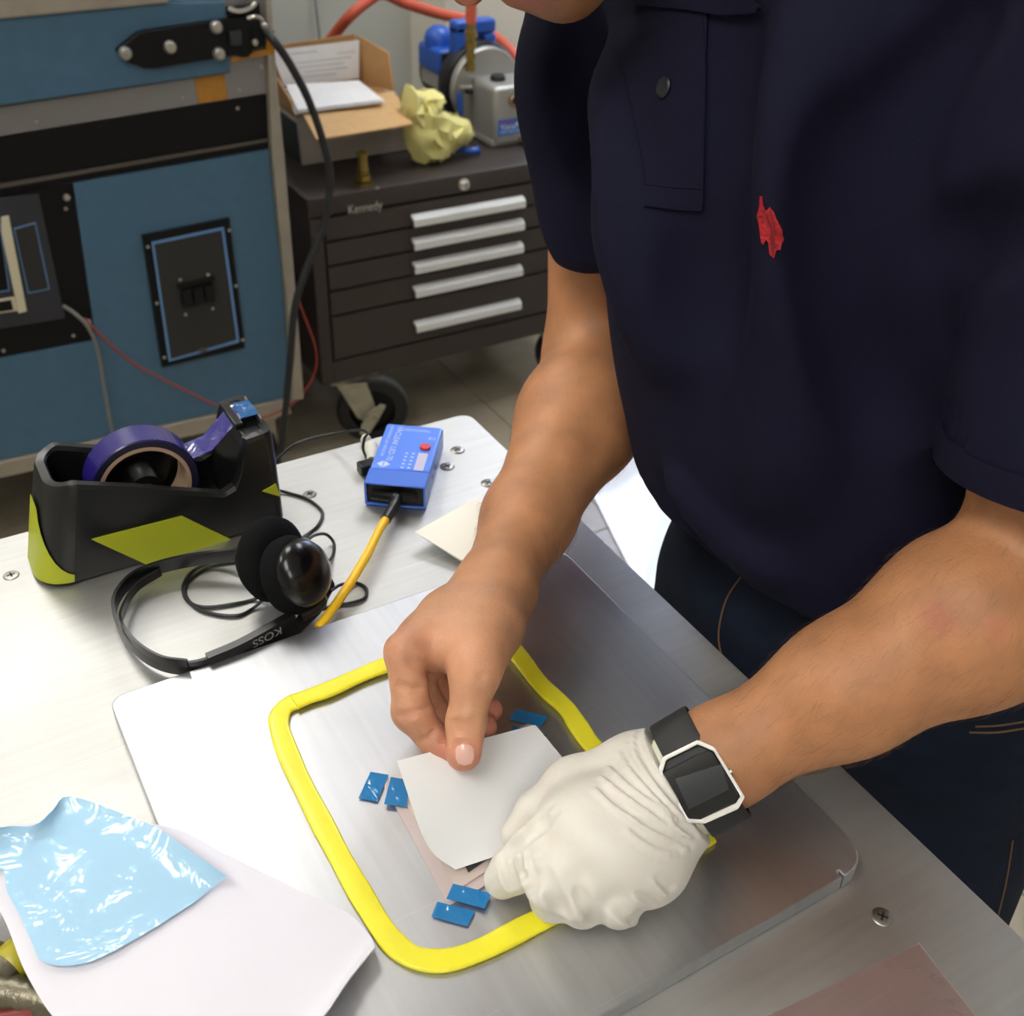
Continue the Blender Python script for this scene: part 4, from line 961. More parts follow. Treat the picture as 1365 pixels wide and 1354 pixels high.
G().lathe([(0, -.014), (.006, -.014), (.0062, 0), (.005, .003), (.004, .008), (0, .008)], pc + ex * .004, -ey + ex * .25, 14).obj('plug_body', M_plug, pk)
G().lathe([(0, 0), (.0045, 0), (.0045, .004), (.003, .007), (0, .007)], W(488, 590, TZ + .001), (0, 0, 1), 14).obj('plug_cap', M_plug, pk)
pq = W(487, 623, TZ + .005); G().box((pq[0] - .006, pq[1] - .006, TZ + .0005), (pq[0] + .009, pq[1] + .005, TZ + .010), .0015).obj('plug_socket', M_black2, pk)

# white paper and blue film in the near left corner
M_pap = mat('soft_white_paper', (224, 221, 229), .75, var=.015, vscale=20, bump=.08, bscale=60)
up_ = cr([(-160, 1150), (-60, 1118), (60, 1095), (215, 1100), (300, 1138), (400, 1188), (462, 1216), (492, 1246), (500, 1262)], 6)
lo_ = cr([(-110, 1190), (-30, 1180), (4, 1222), (36, 1300), (84, 1372), (180, 1470), (260, 1460), (400, 1386), (470, 1300)], 6)
nu, nv = len(up_), 16; S = np.zeros((nu, nv, 3))
for i in range(nu):
    for j in range(nv):
        v = j / (nv - 1); p = up_[i] * (1 - v) + lo_[i] * v; u = i / (nu - 1)
        z = TZ + .0135 + .010 * math.exp(-((u - .95) / .06) ** 2) * v + .022 * (1 - u) ** 1.5 + .004 * math.sin(math.pi * v) * (1 - u) + .006 * max(0, (u - .85) / .15) ** 2 * (1 - v)
        S[i, j] = W(p[0], p[1], z)
pp = tag(G().sheet(S, .0004).obj('white_paper', M_pap, angle=80), 'large soft white paper sheet in the near left corner under the blue film', 'paper')
tree = BVHTree.FromObject(pp, bpy.context.evaluated_depsgraph_get()); po3 = Vector(pp.location)
def on_paper(x, y, lift):
    d_ = Vector(ray(x, y)); o_ = Vector((0, 0, CZ)); hit = tree.ray_cast(o_ - po3, d_.normalized())
    zz = hit[0][2] + po3[2] if hit[0] is not None else None
    return zz
M_bf = film('blue_film', (186, 228, 255), .88, .06, .34, 42, .2, tint=(238, 249, 255), tl_share=.06)
top_ = cr([(-60, 1130), (0, 1103), (45, 1100), (70, 1080), (94, 1061), (175, 1089), (215, 1106), (250, 1131), (303, 1168)], 4)
bot_ = cr([(-40, 1190), (0, 1157), (10, 1190), (24, 1215), (40, 1250), (60, 1283), (116, 1283), (190, 1246), (258, 1203)], 4)
nu, nv = len(top_), 22; S = np.zeros((nu, nv, 3)); last = TZ + .03
for i in range(nu):
    for j in range(nv):
        v = j / (nv - 1); p = top_[i] * (1 - v) + bot_[i] * v
        zz = on_paper(p[0], p[1], 0)
        if zz is None: zz = last
        last = zz
        S[i, j] = (p[0], p[1], zz)
for it_ in range(6): S[1:-1, 1:-1, 2] = (S[:-2, 1:-1, 2] + S[2:, 1:-1, 2] + S[1:-1, :-2, 2] + S[1:-1, 2:, 2]) / 4 * .6 + S[1:-1, 1:-1, 2] * .4
for i in range(nu):
    for j in range(nv):
        v = j / (nv - 1); n_ = mnoise.noise(Vector((S[i, j, 0] * .022, S[i, j, 1] * .03, 3)))
        S[i, j] = W(S[i, j, 0], S[i, j, 1], S[i, j, 2] + .0018 + .0014 * abs(n_) + .010 * (1 - v) ** 4)
tag(G().sheet(S, .0002).obj('blue_film', M_bf, angle=80), 'crinkled glossy light blue plastic film lying on the white paper', 'film')
# reddish see-through film in the near right corner
M_rf = film('reddish_film', (196, 164, 160), .22, .3, .1, 40, .05, tint=(254, 250, 249))
tag(G().sheet(sheetq([W(1225, 1257, TZ + .0007), W(1330, 1392, TZ + .0007), W(1120, 1500, TZ + .0007), W(985, 1372, TZ + .0007)], 6), .0003).obj('reddish_film', M_rf), 'reddish translucent film lying on the bare table in the near right corner', 'film')
# clamp tools under the paper's left edge
M_iron = mat('greasy_iron', (118, 112, 96), .35, metal=.8, var=.2, vscale=60, bump=.3, bscale=300); M_yel = mat('olive_yellow', (170, 160, 30), .4); M_redh = mat('red_handle', (120, 32, 28), .4)
k0 = W(4, 1296, TZ)
cl = thing('tap_holder', k0, 'greasy metal clamp with yellow ring and red handle, left of the white paper', 'clamp')
axk = nrm(V(-.6, -.35, 0))
o_ = W(2, 1300, TZ + .010)
G().lathe([(0, -.03), (.009, -.03), (.0095, -.026), (.0095, .02), (.008, .024), (0, .024)], o_, axk, 24).obj('barrel', M_iron, cl)
G().lathe([(.0096, -.016), (.0104, -.014), (.0104, -.006), (.0096, -.004)], o_, axk, 24, True).obj('yellow_ring', M_yel, cl)
G().lathe([(0, 0), (.006, 0), (.006, .002), (0, .002)], o_ - axk * .032, axk, 20).obj('dark_bore', M_black, cl)
q2 = W(8, 1326, TZ + .010); ax2 = nrm(W(60, 1352, TZ + .01) - W(-40, 1336, TZ + .01))
G().lathe([(0, -.05), (.008, -.05)] + [(.0085 + .0012 * (k % 2), -.048 + .004 * k) for k in range(24)] + [(.008, .05), (0, .05)], q2, ax2, 18).obj('knurled_jaw', M_iron, cl)
G().tube(cr([W(-30, 1364, TZ + .008), W(20, 1360, TZ + .009), W(50, 1348, TZ + .009), W(90, 1340, TZ + .008)], 6), .0055, 12).obj('red_handle', M_redh, cl)
G().tube(cr([W(-40, 1262, TZ + .008), W(-8, 1270, TZ + .008), W(12, 1278, TZ + .007)], 6), .006, 12).obj('brass_rod', M_brass, cl)
# pale plastic sheet on the floor beyond the table
M_fs = mat('floor_sheet', (240, 242, 246), .12, bump=.25, bscale=14, coat=1.0, spec=.9)
q = [W(806, 601, .002), W(905, 592, .002), W(1050, 760, .002), W(872, 800, .002), W(776, 690, .002)]
a, b, c, d = W(770, 620, .003), W(920, 575, .003), W(1010, 700, .003), W(860, 800, .003)
S = sheetq([a, b, c, d], 16)
for i in range(17):
    for j in range(17): S[i, j][2] += .004 * (.5 + .5 * mnoise.noise(Vector(S[i, j] * 9)))
tag(G().sheet(S, .0004).obj('plastic_sheet', M_fs, angle=80), 'shiny pale plastic sheet on the floor, seen between the bare arm and the shirt', 'sheet')
# ================================================================== organic surfaces: blended distance fields -> one continuous mesh
class SDF:
    def __init__(s, xs, ys, zs):
        s.ax = [np.asarray(a, np.float32) for a in (xs, ys, zs)]
        s.d = np.full([len(a) for a in s.ax], .06, np.float32)
    def _win(s, lo, hi):
        sl = []
        for a, l, h in zip(s.ax, lo, hi):
            i0 = max(0, int(np.searchsorted(a, l)) - 1); i1 = min(len(a), int(np.searchsorted(a, h)) + 1)
            if i1 <= i0: return None
            sl.append(slice(i0, i1))
        return tuple(sl)
    def _grid(s, sl): return s.ax[0][sl[0]][:, None, None], s.ax[1][sl[1]][None, :, None], s.ax[2][sl[2]][None, None, :]
    def _mix(s, sl, v, k, op):
        a = s.d[sl]
        if op == 'sub': v = -v; h = np.clip(.5 - .5 * (a - v) / k, 0, 1); s.d[sl] = a + (v - a) * h + k * h * (1 - h)      # smooth max
        else: h = np.clip(.5 + .5 * (a - v) / k, 0, 1); s.d[sl] = a + (v - a) * h - k * h * (1 - h)
    def cap(s, a, b, ra, rb=None, k=.01, op='add'):
        rb = ra if rb is None else rb; a, b = np.array(a, float), np.array(b, float); m = max(ra, rb) + k + .02
        sl = s._win(np.minimum(a, b) - m, np.maximum(a, b) + m)
        if sl is None: return s
        X, Y, Z = s._grid(sl); ab = b - a; L2 = max(1e-9, ab.dot(ab))
        t = np.clip(((X - a[0]) * ab[0] + (Y - a[1]) * ab[1] + (Z - a[2]) * ab[2]) / L2, 0, 1)
        v = np.sqrt((X - a[0] - t * ab[0]) ** 2 + (Y - a[1] - t * ab[1]) ** 2 + (Z - a[2] - t * ab[2]) ** 2) - (ra + (rb - ra) * t)
        s._mix(sl, v.astype(np.float32), k, op); return s
    def chain(s, pts, rs, k=.008):
        for i in range(len(pts) - 1): s.cap(pts[i], pts[i + 1], rs[i], rs[i + 1], k)
        return s
    def ell(s, c, r, M=None, k=.02, op='add'):
        """ellipsoid; M rows are its axes"""
        c = np.array(c, float); r = np.array(r, float); M = np.eye(3) if M is None else np.array(M); m = r.max() + k + .02
        sl = s._win(c - m, c + m)
        if sl is None: return s
        X, Y, Z = s._grid(sl); q = [(X - c[0]) * M[i][0] + (Y - c[1]) * M[i][1] + (Z - c[2]) * M[i][2] for i in range(3)]
        k0 = np.sqrt(sum((q[i] / r[i]) ** 2 for i in range(3))); k1 = np.sqrt(sum((q[i] / r[i] ** 2) ** 2 for i in range(3))) + 1e-6
        s._mix(sl, (k0 * (k0 - 1) / k1).astype(np.float32), k, op); return s
    def half(s, p, n, k=.004):
        """keep the side the normal points away from"""
        X, Y, Z = s._grid((slice(None),) * 3); n = nrm(n)
        v = (X - p[0]) * n[0] + (Y - p[1]) * n[1] + (Z - p[2]) * n[2]
        s.d = np.maximum(s.d, v.astype(np.float32)); return s
    def mesh(s):
        d = s.d; ins = d < 0; nx, ny, nz = d.shape
        c = np.zeros((nx - 1, ny - 1, nz - 1), np.int8); O = [(i, j, k) for i in (0, 1) for j in (0, 1) for k in (0, 1)]
        for i, j, k in O: c += ins[i:nx - 1 + i, j:ny - 1 + j, k:nz - 1 + k]
        cells = np.argwhere((c > 0) & (c < 8)); idx = np.full(c.shape, -1, np.int32); idx[tuple(cells.T)] = np.arange(len(cells))
        val = {o: d[cells[:, 0] + o[0], cells[:, 1] + o[1], cells[:, 2] + o[2]] for o in O}
        acc = np.zeros((len(cells), 3)); cnt = np.zeros(len(cells))
        for a in O:
            for ax in range(3):
                if a[ax]: continue
                b = list(a); b[ax] = 1; b = tuple(b); va, vb = val[a], val[b]; m = (va < 0) != (vb < 0)
                t = va[m] / (va[m] - vb[m]); p = np.tile(np.array(a, float), (m.sum(), 1)); p[:, ax] = t
                acc[m] += p; cnt[m] += 1
        f = cells + acc / cnt[:, None]; V_ = np.stack([np.interp(f[:, i], np.arange(len(s.ax[i])), s.ax[i]) for i in range(3)], 1)
        Q = []
        for ax in range(3):
            sa = [slice(1, -1)] * 3; sb = [slice(1, -1)] * 3; sa[ax] = slice(0, -1); sb[ax] = slice(1, None)
            A, B = ins[tuple(sa)], ins[tuple(sb)]; e = np.argwhere(A != B); off = np.ones(3, int); off[ax] = 0; e = e + off
            u, w = [(1, 2), (2, 0), (0, 1)][ax]; q = []
            for du, dw in ((-1, -1), (0, -1), (0, 0), (-1, 0)):
                p = e.copy(); p[:, u] += du; p[:, w] += dw; q.append(idx[p[:, 0], p[:, 1], p[:, 2]])
            q = np.stack(q, 1); flip = ~ins[tuple(e.T)]; q[flip] = q[flip][:, ::-1]; Q.append(q)
        Q = np.concatenate(Q); return V_, Q[(Q >= 0).all(1)]
def relax(Vv, Q, n=2, lam=.5):
    for _ in range(n):
        acc = np.zeros_like(Vv); cnt = np.zeros(len(Vv))
        for a, b in ((0, 1), (1, 2), (2, 3), (3, 0)):
            np.add.at(acc, Q[:, a], Vv[Q[:, b]]); np.add.at(acc, Q[:, b], Vv[Q[:, a]]); np.add.at(cnt, Q[:, a], 1); np.add.at(cnt, Q[:, b], 1)
        Vv = Vv + lam * (acc / np.maximum(cnt, 1)[:, None] - Vv)
    return Vv
def mesh_from(name, Vv, Q, m, parent, angle=180):
    me = bpy.data.meshes.new(name); me.vertices.add(len(Vv)); me.vertices.foreach_set('co', Vv.astype(np.float32).ravel())
    me.loops.add(len(Q) * 4); me.loops.foreach_set('vertex_index', Q.astype(np.int32).ravel())
    me.polygons.add(len(Q)); me.polygons.foreach_set('loop_start', np.arange(0, len(Q) * 4, 4, dtype=np.int32))
    me.update(calc_edges=True)
    return link(name, me, m, parent, True, angle)
def bvh_of(Vv, Q): return BVHTree.FromPolygons([tuple(v) for v in Vv], [tuple(q) for q in Q])
EYE = Vector((0, 0, CZ))
def hit(tree, x, y, off=0.0):
    """the point of a built surface that the photo shows at pixel x, y, lifted along its normal"""
    h = tree.ray_cast(EYE, Vector(ray(x, y)).normalized())
    if h[0] is None: return None
    n = h[1] if h[1].dot(Vector(ray(x, y))) < 0 else -h[1]
    return np.array(h[0] + n * off)
def seam(tree, pix, r, n=8, off=None, sec=None):
    P = [hit(tree, x, y, r * .2 if off is None else off) for x, y in cr(pix, n)]
    return [p for p in P if p is not None]
def patch(tree, pix, off, th, cuts=4):
    """thin appliqué whose outline is measured in the photo, laid on a built surface"""
    b = bmesh.new(); b.faces.new([b.verts.new((x, y, 0)) for x, y in pix]); bmesh.ops.triangulate(b, faces=b.faces[:])
    for _ in range(cuts):
        es = [e for e in b.edges if e.calc_length() > 9]
        if not es: break
        bmesh.ops.subdivide_edges(b, edges=es, cuts=1); bmesh.ops.triangulate(b, faces=b.faces[:])
    A, B = [], []; ok = True
    for v in b.verts:
        p = hit(tree, v.co.x, v.co.y, off + th); q = hit(tree, v.co.x, v.co.y, off)
        if p is None: p = q = A[-1] if A else np.zeros(3)
        A.append(p); B.append(q)
    b.verts.index_update(); n = len(A); F = [[v.index for v in f.verts] for f in b.faces]
    faces = F + [[i + n for i in f][::-1] for f in F]
    for e in b.edges:
        if e.is_boundary: i, j = e.verts[0].index, e.verts[1].index; faces.append([i, j, j + n, i + n])
    b.free(); return G().raw(A + B, faces)

def spans(*segs):
    out = []
    for a, b, st in segs:
        n = max(1, int(round((b - a) / st))); out += list(np.linspace(a, b, n, endpoint=False))
    return out + [segs[-1][1]]

# ================================================================== the person
per = thing('person', (.6, .39, 0), 'person in navy polo shirt and dark jeans bending over the table, left hand gloved', 'person')
# joints
RS, RE = WD(830, -30, .765), WD(800, 470, .885)
RF1, RF2, RW = WD(772, 560, .82), WD(705, 689, .75), WD(662, 778, .685)
LS, LE = np.array([.50, .28, 1.34]), WD(1392, 780, .575)
LF1, LF2, LW = WD(1288, 826, .562), WD(1128, 916, .564), WD(955, 1012, .572)
away = nrm(ray(600, 900))
# head frame: e from chin to crown, n the way the face looks, s to the side
chin = WD(782, 20, .60)
he = nrm(-.93 * R[:, 0] - .34 * R[:, 1] - .30 * R[:, 2]); hn = R[:, 1] - R[:, 1].dot(he) * he; hn = nrm(hn); hs = np.cross(he, hn); HM = np.stack([he, hn, hs])
def H(u, f, s_=0.0): return chin + he * u + hn * f + hs * s_
neck0 = np.array([.50, .475, 1.375])

B = SDF(spans((.10, .155, .005), (.155, .265, .0014), (.265, .78, .005)), spans((.06, .335, .005), (.335, .445, .0014), (.445, .82, .005)), spans((.02, .90, .010), (.90, .925, .004), (.925, 1.005, .0014), (1.005, 1.56, .005)))
# trunk and legs under the clothes
B.ell((.53, .46, 1.22), (.10, .14, .16), k=.04).ell((.55, .42, 1.02), (.095, .125, .16), k=.04).ell((.575, .41, .90), (.10, .14, .10), k=.04)
B.chain([(.57, .49, .86), (.565, .515, .48), (.60, .515, .09)], [.075, .052, .034], .02).chain([(.585, .335, .86), (.58, .285, .48), (.61, .275, .09)], [.075, .052, .034], .02)
# neck and head
B.cap(neck0, H(.055, -.105), .060, .056, .04)
B.ell(H(.135, -.098), (.098, .098, .077), HM, .02).ell(H(.048, -.052), (.056, .054, .056), HM, .03).cap(H(.014, -.014, -.008), H(.014, -.014, .008), .017, .017, .03)
B.cap(H(.098, -.004), H(.066, .018), .008, .0105, .012).cap(H(.062, .008, -.011), H(.062, .008, .011), .0075, .0075, .008)
B.cap(H(.043, .001, -.017), H(.043, .001, .017), .0065, .0065, .006).cap(H(.033, .000, -.015), H(.033, .000, .015), .0068, .0068, .005)
B.cap(H(.118, -.012, -.032), H(.118, -.012, .032), .012, .012, .015)
for sg in (-1, 1):
    B.ell(H(.098, -.018, .032 * sg), (.010, .008, .014), HM, .006, 'sub'); B.ell(H(.098, -.024, .032 * sg), (.0125, .0125, .0125), HM, .003)
    B.ell(H(.085, -.105, .078 * sg), (.032, .018, .008), HM, .008); B.ell(H(.065, -.06, .055 * sg), (.03, .03, .015), HM, .03)
# right arm, bare
B.cap(neck0 + V(.02, .03, -.03), RS, .055, .055, .04).cap(RS, RE, .052, .043, .03)
B.cap(RE, RF1, .041, .045, .02).cap(RF1, RF2, .0445, .0285, .02)
wq = away * .011; T0_ = WD(654, 838, .634)
# right forearm and palm
B.cap(RF2 + wq * .6, RW + wq, .0255, .0190, .02).cap(RF2 - wq * .6, RW - wq, .0255, .0180, .02).cap(WD(674, 795, .668), T0_, .0165, .0165, .02)
I = [WD(541, 869, .607), WD(549, 948, .606), WD(583, 993, .607), WD(606, 1004, .604)]
Mf = [WD(553, 873, .626), WD(562, 934, .636), WD(604, 973, .634), WD(646, 968, .630)]
Nf = [WD(570, 866, .642), WD(580, 922, .652), WD(616, 950, .645), WD(654, 946, .641)]
Of = [WD(592, 858, .655), WD(600, 902, .660), WD(622, 922, .657), WD(640, 928, .652)]
T = [WD(650, 832, .632), WD(634, 892, .598), WD(621, 963, .5925), WD(618, 1005, .5915)]
for f, r in ((I, .0150), (Mf, .0150), (Nf, .0145), (Of, .013)): B.cap(RW, f[0], .0175, r * .8, .012)
B.cap(WD(600, 830, .645), WD(575, 862, .632), .018, .014, .014)
# web and thumb ball
B.cap(RW, T[0], .018, .0165, .014).cap(T[0], T[1], .0170, .0135, .012)
B.cap(WD(575, 852, .622), WD(628, 868, .612), .0125, .0125, .014).cap(WD(610, 840, .630), WD(636, 862, .615), .015, .014, .014)
B.cap(T[1], T[2], .0130, .0102, .008).cap(T[2], T[3], .0104, .0093, .005).cap(WD(620, 990, .590), WD(618, 1000, .590), .0085, .0085, .004)
for f, r in ((Of, (.0100, .0085, .0075, .0062)), (Nf, (.0112, .0095, .0085, .0072)), (Mf, (.0115, .0100, .0090, .0076)), (I, (.0118, .0103, .0088, .0072))):
    B.chain(f, r, .0035)
    B.cap(f[1] * .97 + f[2] * .03, f[1], r[1] * 1.05, r[1] * 1.05, .004)
# creases: thumb joint, finger joints, web fold, rim of the nail
_cv, _cq = B.mesh(); _T = bvh_of(_cv, _cq)
for L_n, r in (([(603, 967), (620, 970), (637, 966)], .0011), ([(605, 975), (620, 977), (635, 974)], .0008), ([(604, 961), (620, 963), (637, 959)], .0008), ([(533, 912), (548, 919), (562, 918)], .0013), ([(530, 916), (542, 922)], .0008),
               ([(531, 953), (550, 951), (575, 939)], .0013), ([(558, 988), (570, 984), (580, 975)], .0012), ([(543, 881), (560, 893), (593, 909)], .0014), ([(552, 878), (575, 890), (598, 902)], .0009), ([(640, 905), (648, 899)], .0007),
               ([(606, 999), (611, 991), (620, 989), (629, 991), (633, 999)], .0007)):
    P = [hit(_T, x, y, .0001) for x, y in cr(L_n, 4)]; P = [p for p in P if p is not None]
    for p, q in zip(P, P[1:]):
        if np.linalg.norm(p - q) < .02: B.cap(p, q, r, r, .0022, 'sub')
# left arm; the hand inside the glove
B.cap(neck0 + V(.02, -.04, -.03), LS, .055, .055, .04).cap(LS, LE, .054, .046, .03)
B.cap(LE, LF1, .044, .0435, .012).cap(LF1, LF2, .0435, .0322, .02).cap(LF2, LW, .0322, .0230, .02)
LH = W(915, 1040, .972)
B.cap(LW, LH, .0245, .0215, .02).cap(LH, W(800, 1120, .962), .018, .016, .01)
bv, bq = B.mesh(); bv = relax(bv, bq, 2)
Tb = bvh_of(bv, bq)
# skin: colour varies with the place on the body (ruddy fingertips and lips, stubble on the jaw)
def skin_mat():
    m = mat('skin', (196, 140, 98), .46, sss=.12, bump=.22, bscale=700, spec=.4); nt = m.node_tree; p = nt.nodes['Principled BSDF']
    at = nt.nodes.new('ShaderNodeAttribute'); at.attribute_name = 'skin'; tc = nt.nodes.new('ShaderNodeTexCoord')
    n = nt.nodes.new('ShaderNodeTexNoise'); n.inputs['Scale'].default_value = 38; n.inputs['Detail'].default_value = 7
    nt.links.new(tc.outputs['Object'], n.inputs['Vector'])
    mr = nt.nodes.new('ShaderNodeMapRange'); mr.inputs[1].default_value = .3; mr.inputs[2].default_value = .7; mr.inputs[3].default_value = .80; mr.inputs[4].default_value = 1.14
    nt.links.new(n.outputs['Fac'], mr.inputs[0])
    vm = nt.nodes.new('ShaderNodeVectorMath'); vm.operation = 'SCALE'; nt.links.new(at.outputs['Color'], vm.inputs[0]); nt.links.new(mr.outputs[0], vm.inputs['Scale'])
    nt.links.new(vm.outputs[0], p.inputs['Base Color']); return m
M_skin = skin_mat()
body = mesh_from('body', bv, bq, M_skin, per)
base = np.array(lin((184, 128, 88))[:3]); hand = np.array(lin((206, 154, 120))[:3]); pink = np.array(lin((214, 134, 116))[:3]); lip = np.array(lin((188, 110, 98))[:3]); stub = np.array(lin((88, 63, 44))[:3])
cl_ = np.tile(base, (len(bv), 1))
def blend(c, r, col, a=1.0):
    w_ = np.exp(-(np.linalg.norm(bv - np.array(c), axis=1) / r) ** 2)[:, None] * a; cl_[:] = cl_ * (1 - w_) + col * w_
blend(WD(600, 900, .615), .075, hand, .9); blend(RF2, .06, hand, .3)
for f in (I, Mf, Nf, Of): blend(f[3], .014, pink, .9); blend(f[1], .013, pink, .35)
blend(T[3], .012, pink, .75); blend(I[0], .016, pink, .35); blend(T[1], .016, pink, .2)
for u, f in ((.02, -.01), (.03, -.03), (.035, -.06), (.02, -.04)):
    for s_ in (-.03, 0, .03): blend(H(u, f, s_), .022, stub, .85)
blend(H(.055, .004), .012, stub, .35); blend(H(.043, .004), .010, lip, .9); blend(H(.033, .003), .010, lip, .9); blend(H(.064, .02), .012, lip, .5)
for x, y in ((1245, 815), (1330, 838), (1256, 830)): 
    q = hit(Tb, x, y)
    if q is not None: blend(q, .006, np.array(lin((176, 104, 78))[:3]), .7)
ca = body.data.attributes.new('skin', 'FLOAT_COLOR', 'POINT'); ca.data.foreach_set('color', np.concatenate([cl_, np.ones((len(bv), 1))], 1).astype(np.float32).ravel())
# fine hair on both forearms
rh = np.random.default_rng(3); hvv, hff = [], []; hn_ = 0
bno = np.empty(len(bv) * 3, np.float32); body.data.vertices.foreach_get('normal', bno); bno = bno.reshape(-1, 3)
for a_, b_, n_, dens in ((LE, LW, 1500, 1), (RE, RW, 900, 1)):
    ab = b_ - a_; t_ = ((bv - a_) @ ab) / ab.dot(ab); dist = np.linalg.norm(bv - a_ - t_[:, None] * ab, axis=1)
    sel = np.where((t_ > .05) & (t_ < .90) & (dist < .065))[0]
    for i in rh.choice(sel, n_):
        nn_ = bno[i].astype(float); tt = nrm(ab) - nrm(ab).dot(nn_) * nn_; tt = nrm(tt); sd_ = np.cross(nn_, tt)
        tt = nrm(tt + sd_ * rh.normal(.35, .25)); L2_ = rh.uniform(.006, .013); p = bv[i] + (rh.random(3) - .5) * .004; p = p - nn_ * np.dot(p - bv[i], nn_)
        c3 = [p - nn_ * .0004, p + tt * L2_ * .5 + nn_ * L2_ * .16, p + tt * L2_ + nn_ * L2_ * .14]; w_ = (.000045, .00004, .00001)
        for c, ww in zip(c3, w_):
            for k in range(3): an = 2.094 * k; hvv.append(c + (sd_ * math.cos(an) + nn_ * math.sin(an)) * ww)
        for lv in (0, 3):
            for k in range(3): hff.append((hn_ + lv + k, hn_ + lv + (k + 1) % 3, hn_ + lv + 3 + (k + 1) % 3, hn_ + lv + 3 + k))
        hn_ += 9
ah = mesh_from('arm_hair', np.array(hvv), np.array(hff), mat('arm_hair', (104, 70, 44), .6), body); ah['kind'] = 'stuff'
# thumb nail
M_nail = mat('nail', (228, 180, 166), .22, coat=.4)
patch(Tb, [(608, 998), (610, 994), (619, 992), (628, 994), (631, 998), (631, 1010), (628, 1017), (619, 1019.5), (611, 1017), (608, 1010)], -.0002, .0007, 3).obj('thumb_nail', M_nail, body, angle=60)
# hair
Hh_ = SDF(np.arange(.10, .50, .005), np.arange(.42, .84, .005), np.arange(1.22, 1.56, .005))
Hh_.ell(H(.143, -.103), (.101, .101, .082), HM, .01); Hh_.half(H(.135, -.045), nrm(hn * 1.0 - he * .75)); Hh_.half(H(.07, -.1), nrm(-he + hn * .3))
hv, hq = Hh_.mesh(); mesh_from('hair', relax(hv, hq, 2), hq, mat('brown_hair', (52, 36, 24), .6, bump=.6, bscale=300, stretch=(1, 6, 1)), per, 50)
M_eye = mat('eye_white', (225, 220, 212), .15); M_iris = mat('iris', (60, 44, 30), .1)
for sg in (-1, 1):
    g = G(); b_ = bmesh.new(); bmesh.ops.create_uvsphere(b_, u_segments=16, v_segments=10, radius=.0118, matrix=Matrix.Translation(H(.0985, -.0225, .032 * sg))); g.add(b_); e_o = g.obj('eye', M_eye, body)
    G().lathe([(0, .0113), (.0035, .0112), (.0055, .0106), (.005, .009), (0, .009)], H(.0985, -.0225, .032 * sg), hn, 16).obj('iris', M_iris, e_o)
    g = G(); g.tube(cr([H(.114, -.001, .014 * sg), H(.119, .001, .03 * sg), H(.114, -.009, .046 * sg)], 5), [.002] * 4 + [.003] * 4 + [.0025] * 3, 8); g.obj('eyebrow', mat('eyebrow', (50, 36, 26), .8), body)

# ---------------------------------------------------------------- polo shirt
M_shirt = mat('navy_pique', (23, 23, 42), .85, var=.08, vscale=12, bump=.35, bscale=1400, spec=.12, sheen=.0)
st = .0042
S_ = SDF(np.arange(.30, .78, st), np.arange(.12, .80, st), np.arange(.86, 1.50, st))
S_.ell((.495, .485, 1.12), (.105, .100, .13), k=.05); S_.ell((.545, .415, .955), (.132, .168, .13), k=.05).ell((.535, .425, 1.05), (.137, .150, .15), k=.05).ell((.525, .462, 1.215), (.138, .178, .165), k=.05).ell((.57, .47, 1.30), (.12, .17, .13), k=.05)
S_.cap(neck0 + V(.01, .02, -.025), RS + V(.012, -.01, -.005), .066, .062, .05).cap(neck0 + V(.01, -.03, -.025), LS + V(.0, .01, -.005), .066, .064, .05)
ra = nrm(RE - RS); la_ = nrm(LE - LS)
Rh = RS + ra * .185; Lh = LS + la_ * .218
rsl = [WD(822, -40, .755), WD(848, 120, .782), WD(862, 316, .818)]
SL = SDF(*S_.ax)
SL.chain([rsl[0], rsl[1], rsl[2]], [.064, .064, .066], .025).cap(rsl[2], rsl[2] + (rsl[2] - rsl[1]) * .35, .066, .066, .01)
SL.chain([LS, LS + la_ * .09, Lh + la_ * .03], [.066, .066, .066], .03)
re_ = rsl[2] + nrm(rsl[2] - rsl[1]) * .0; rn = nrm(rsl[2] - rsl[1])
def cut_sleeve(p, n, r, deep):
    """square end of a sleeve: removes what lies beyond the hem and hollows the end"""
    sl = SL._win(p - .15, p + .15); X, Y, Z = SL._grid(sl); q = [X - p[0], Y - p[1], Z - p[2]]; t = q[0] * n[0] + q[1] * n[1] + q[2] * n[2]
    rad = np.sqrt(np.maximum(0, q[0] ** 2 + q[1] ** 2 + q[2] ** 2 - t * t))
    inner = np.maximum(np.maximum(-t - deep, rad - (r - .0045)), t - .1)
    SL.d[sl] = np.maximum(np.maximum(SL.d[sl], t), -inner).astype(np.float32)
cut_sleeve(re_, rn, .066, .03); cut_sleeve(Lh, la_, .066, .035)
_h = np.clip(.5 + .5 * (S_.d - SL.d) / .03, 0, 1); S_.d = (S_.d + (SL.d - S_.d) * _h - .03 * _h * (1 - _h)).astype(np.float32)
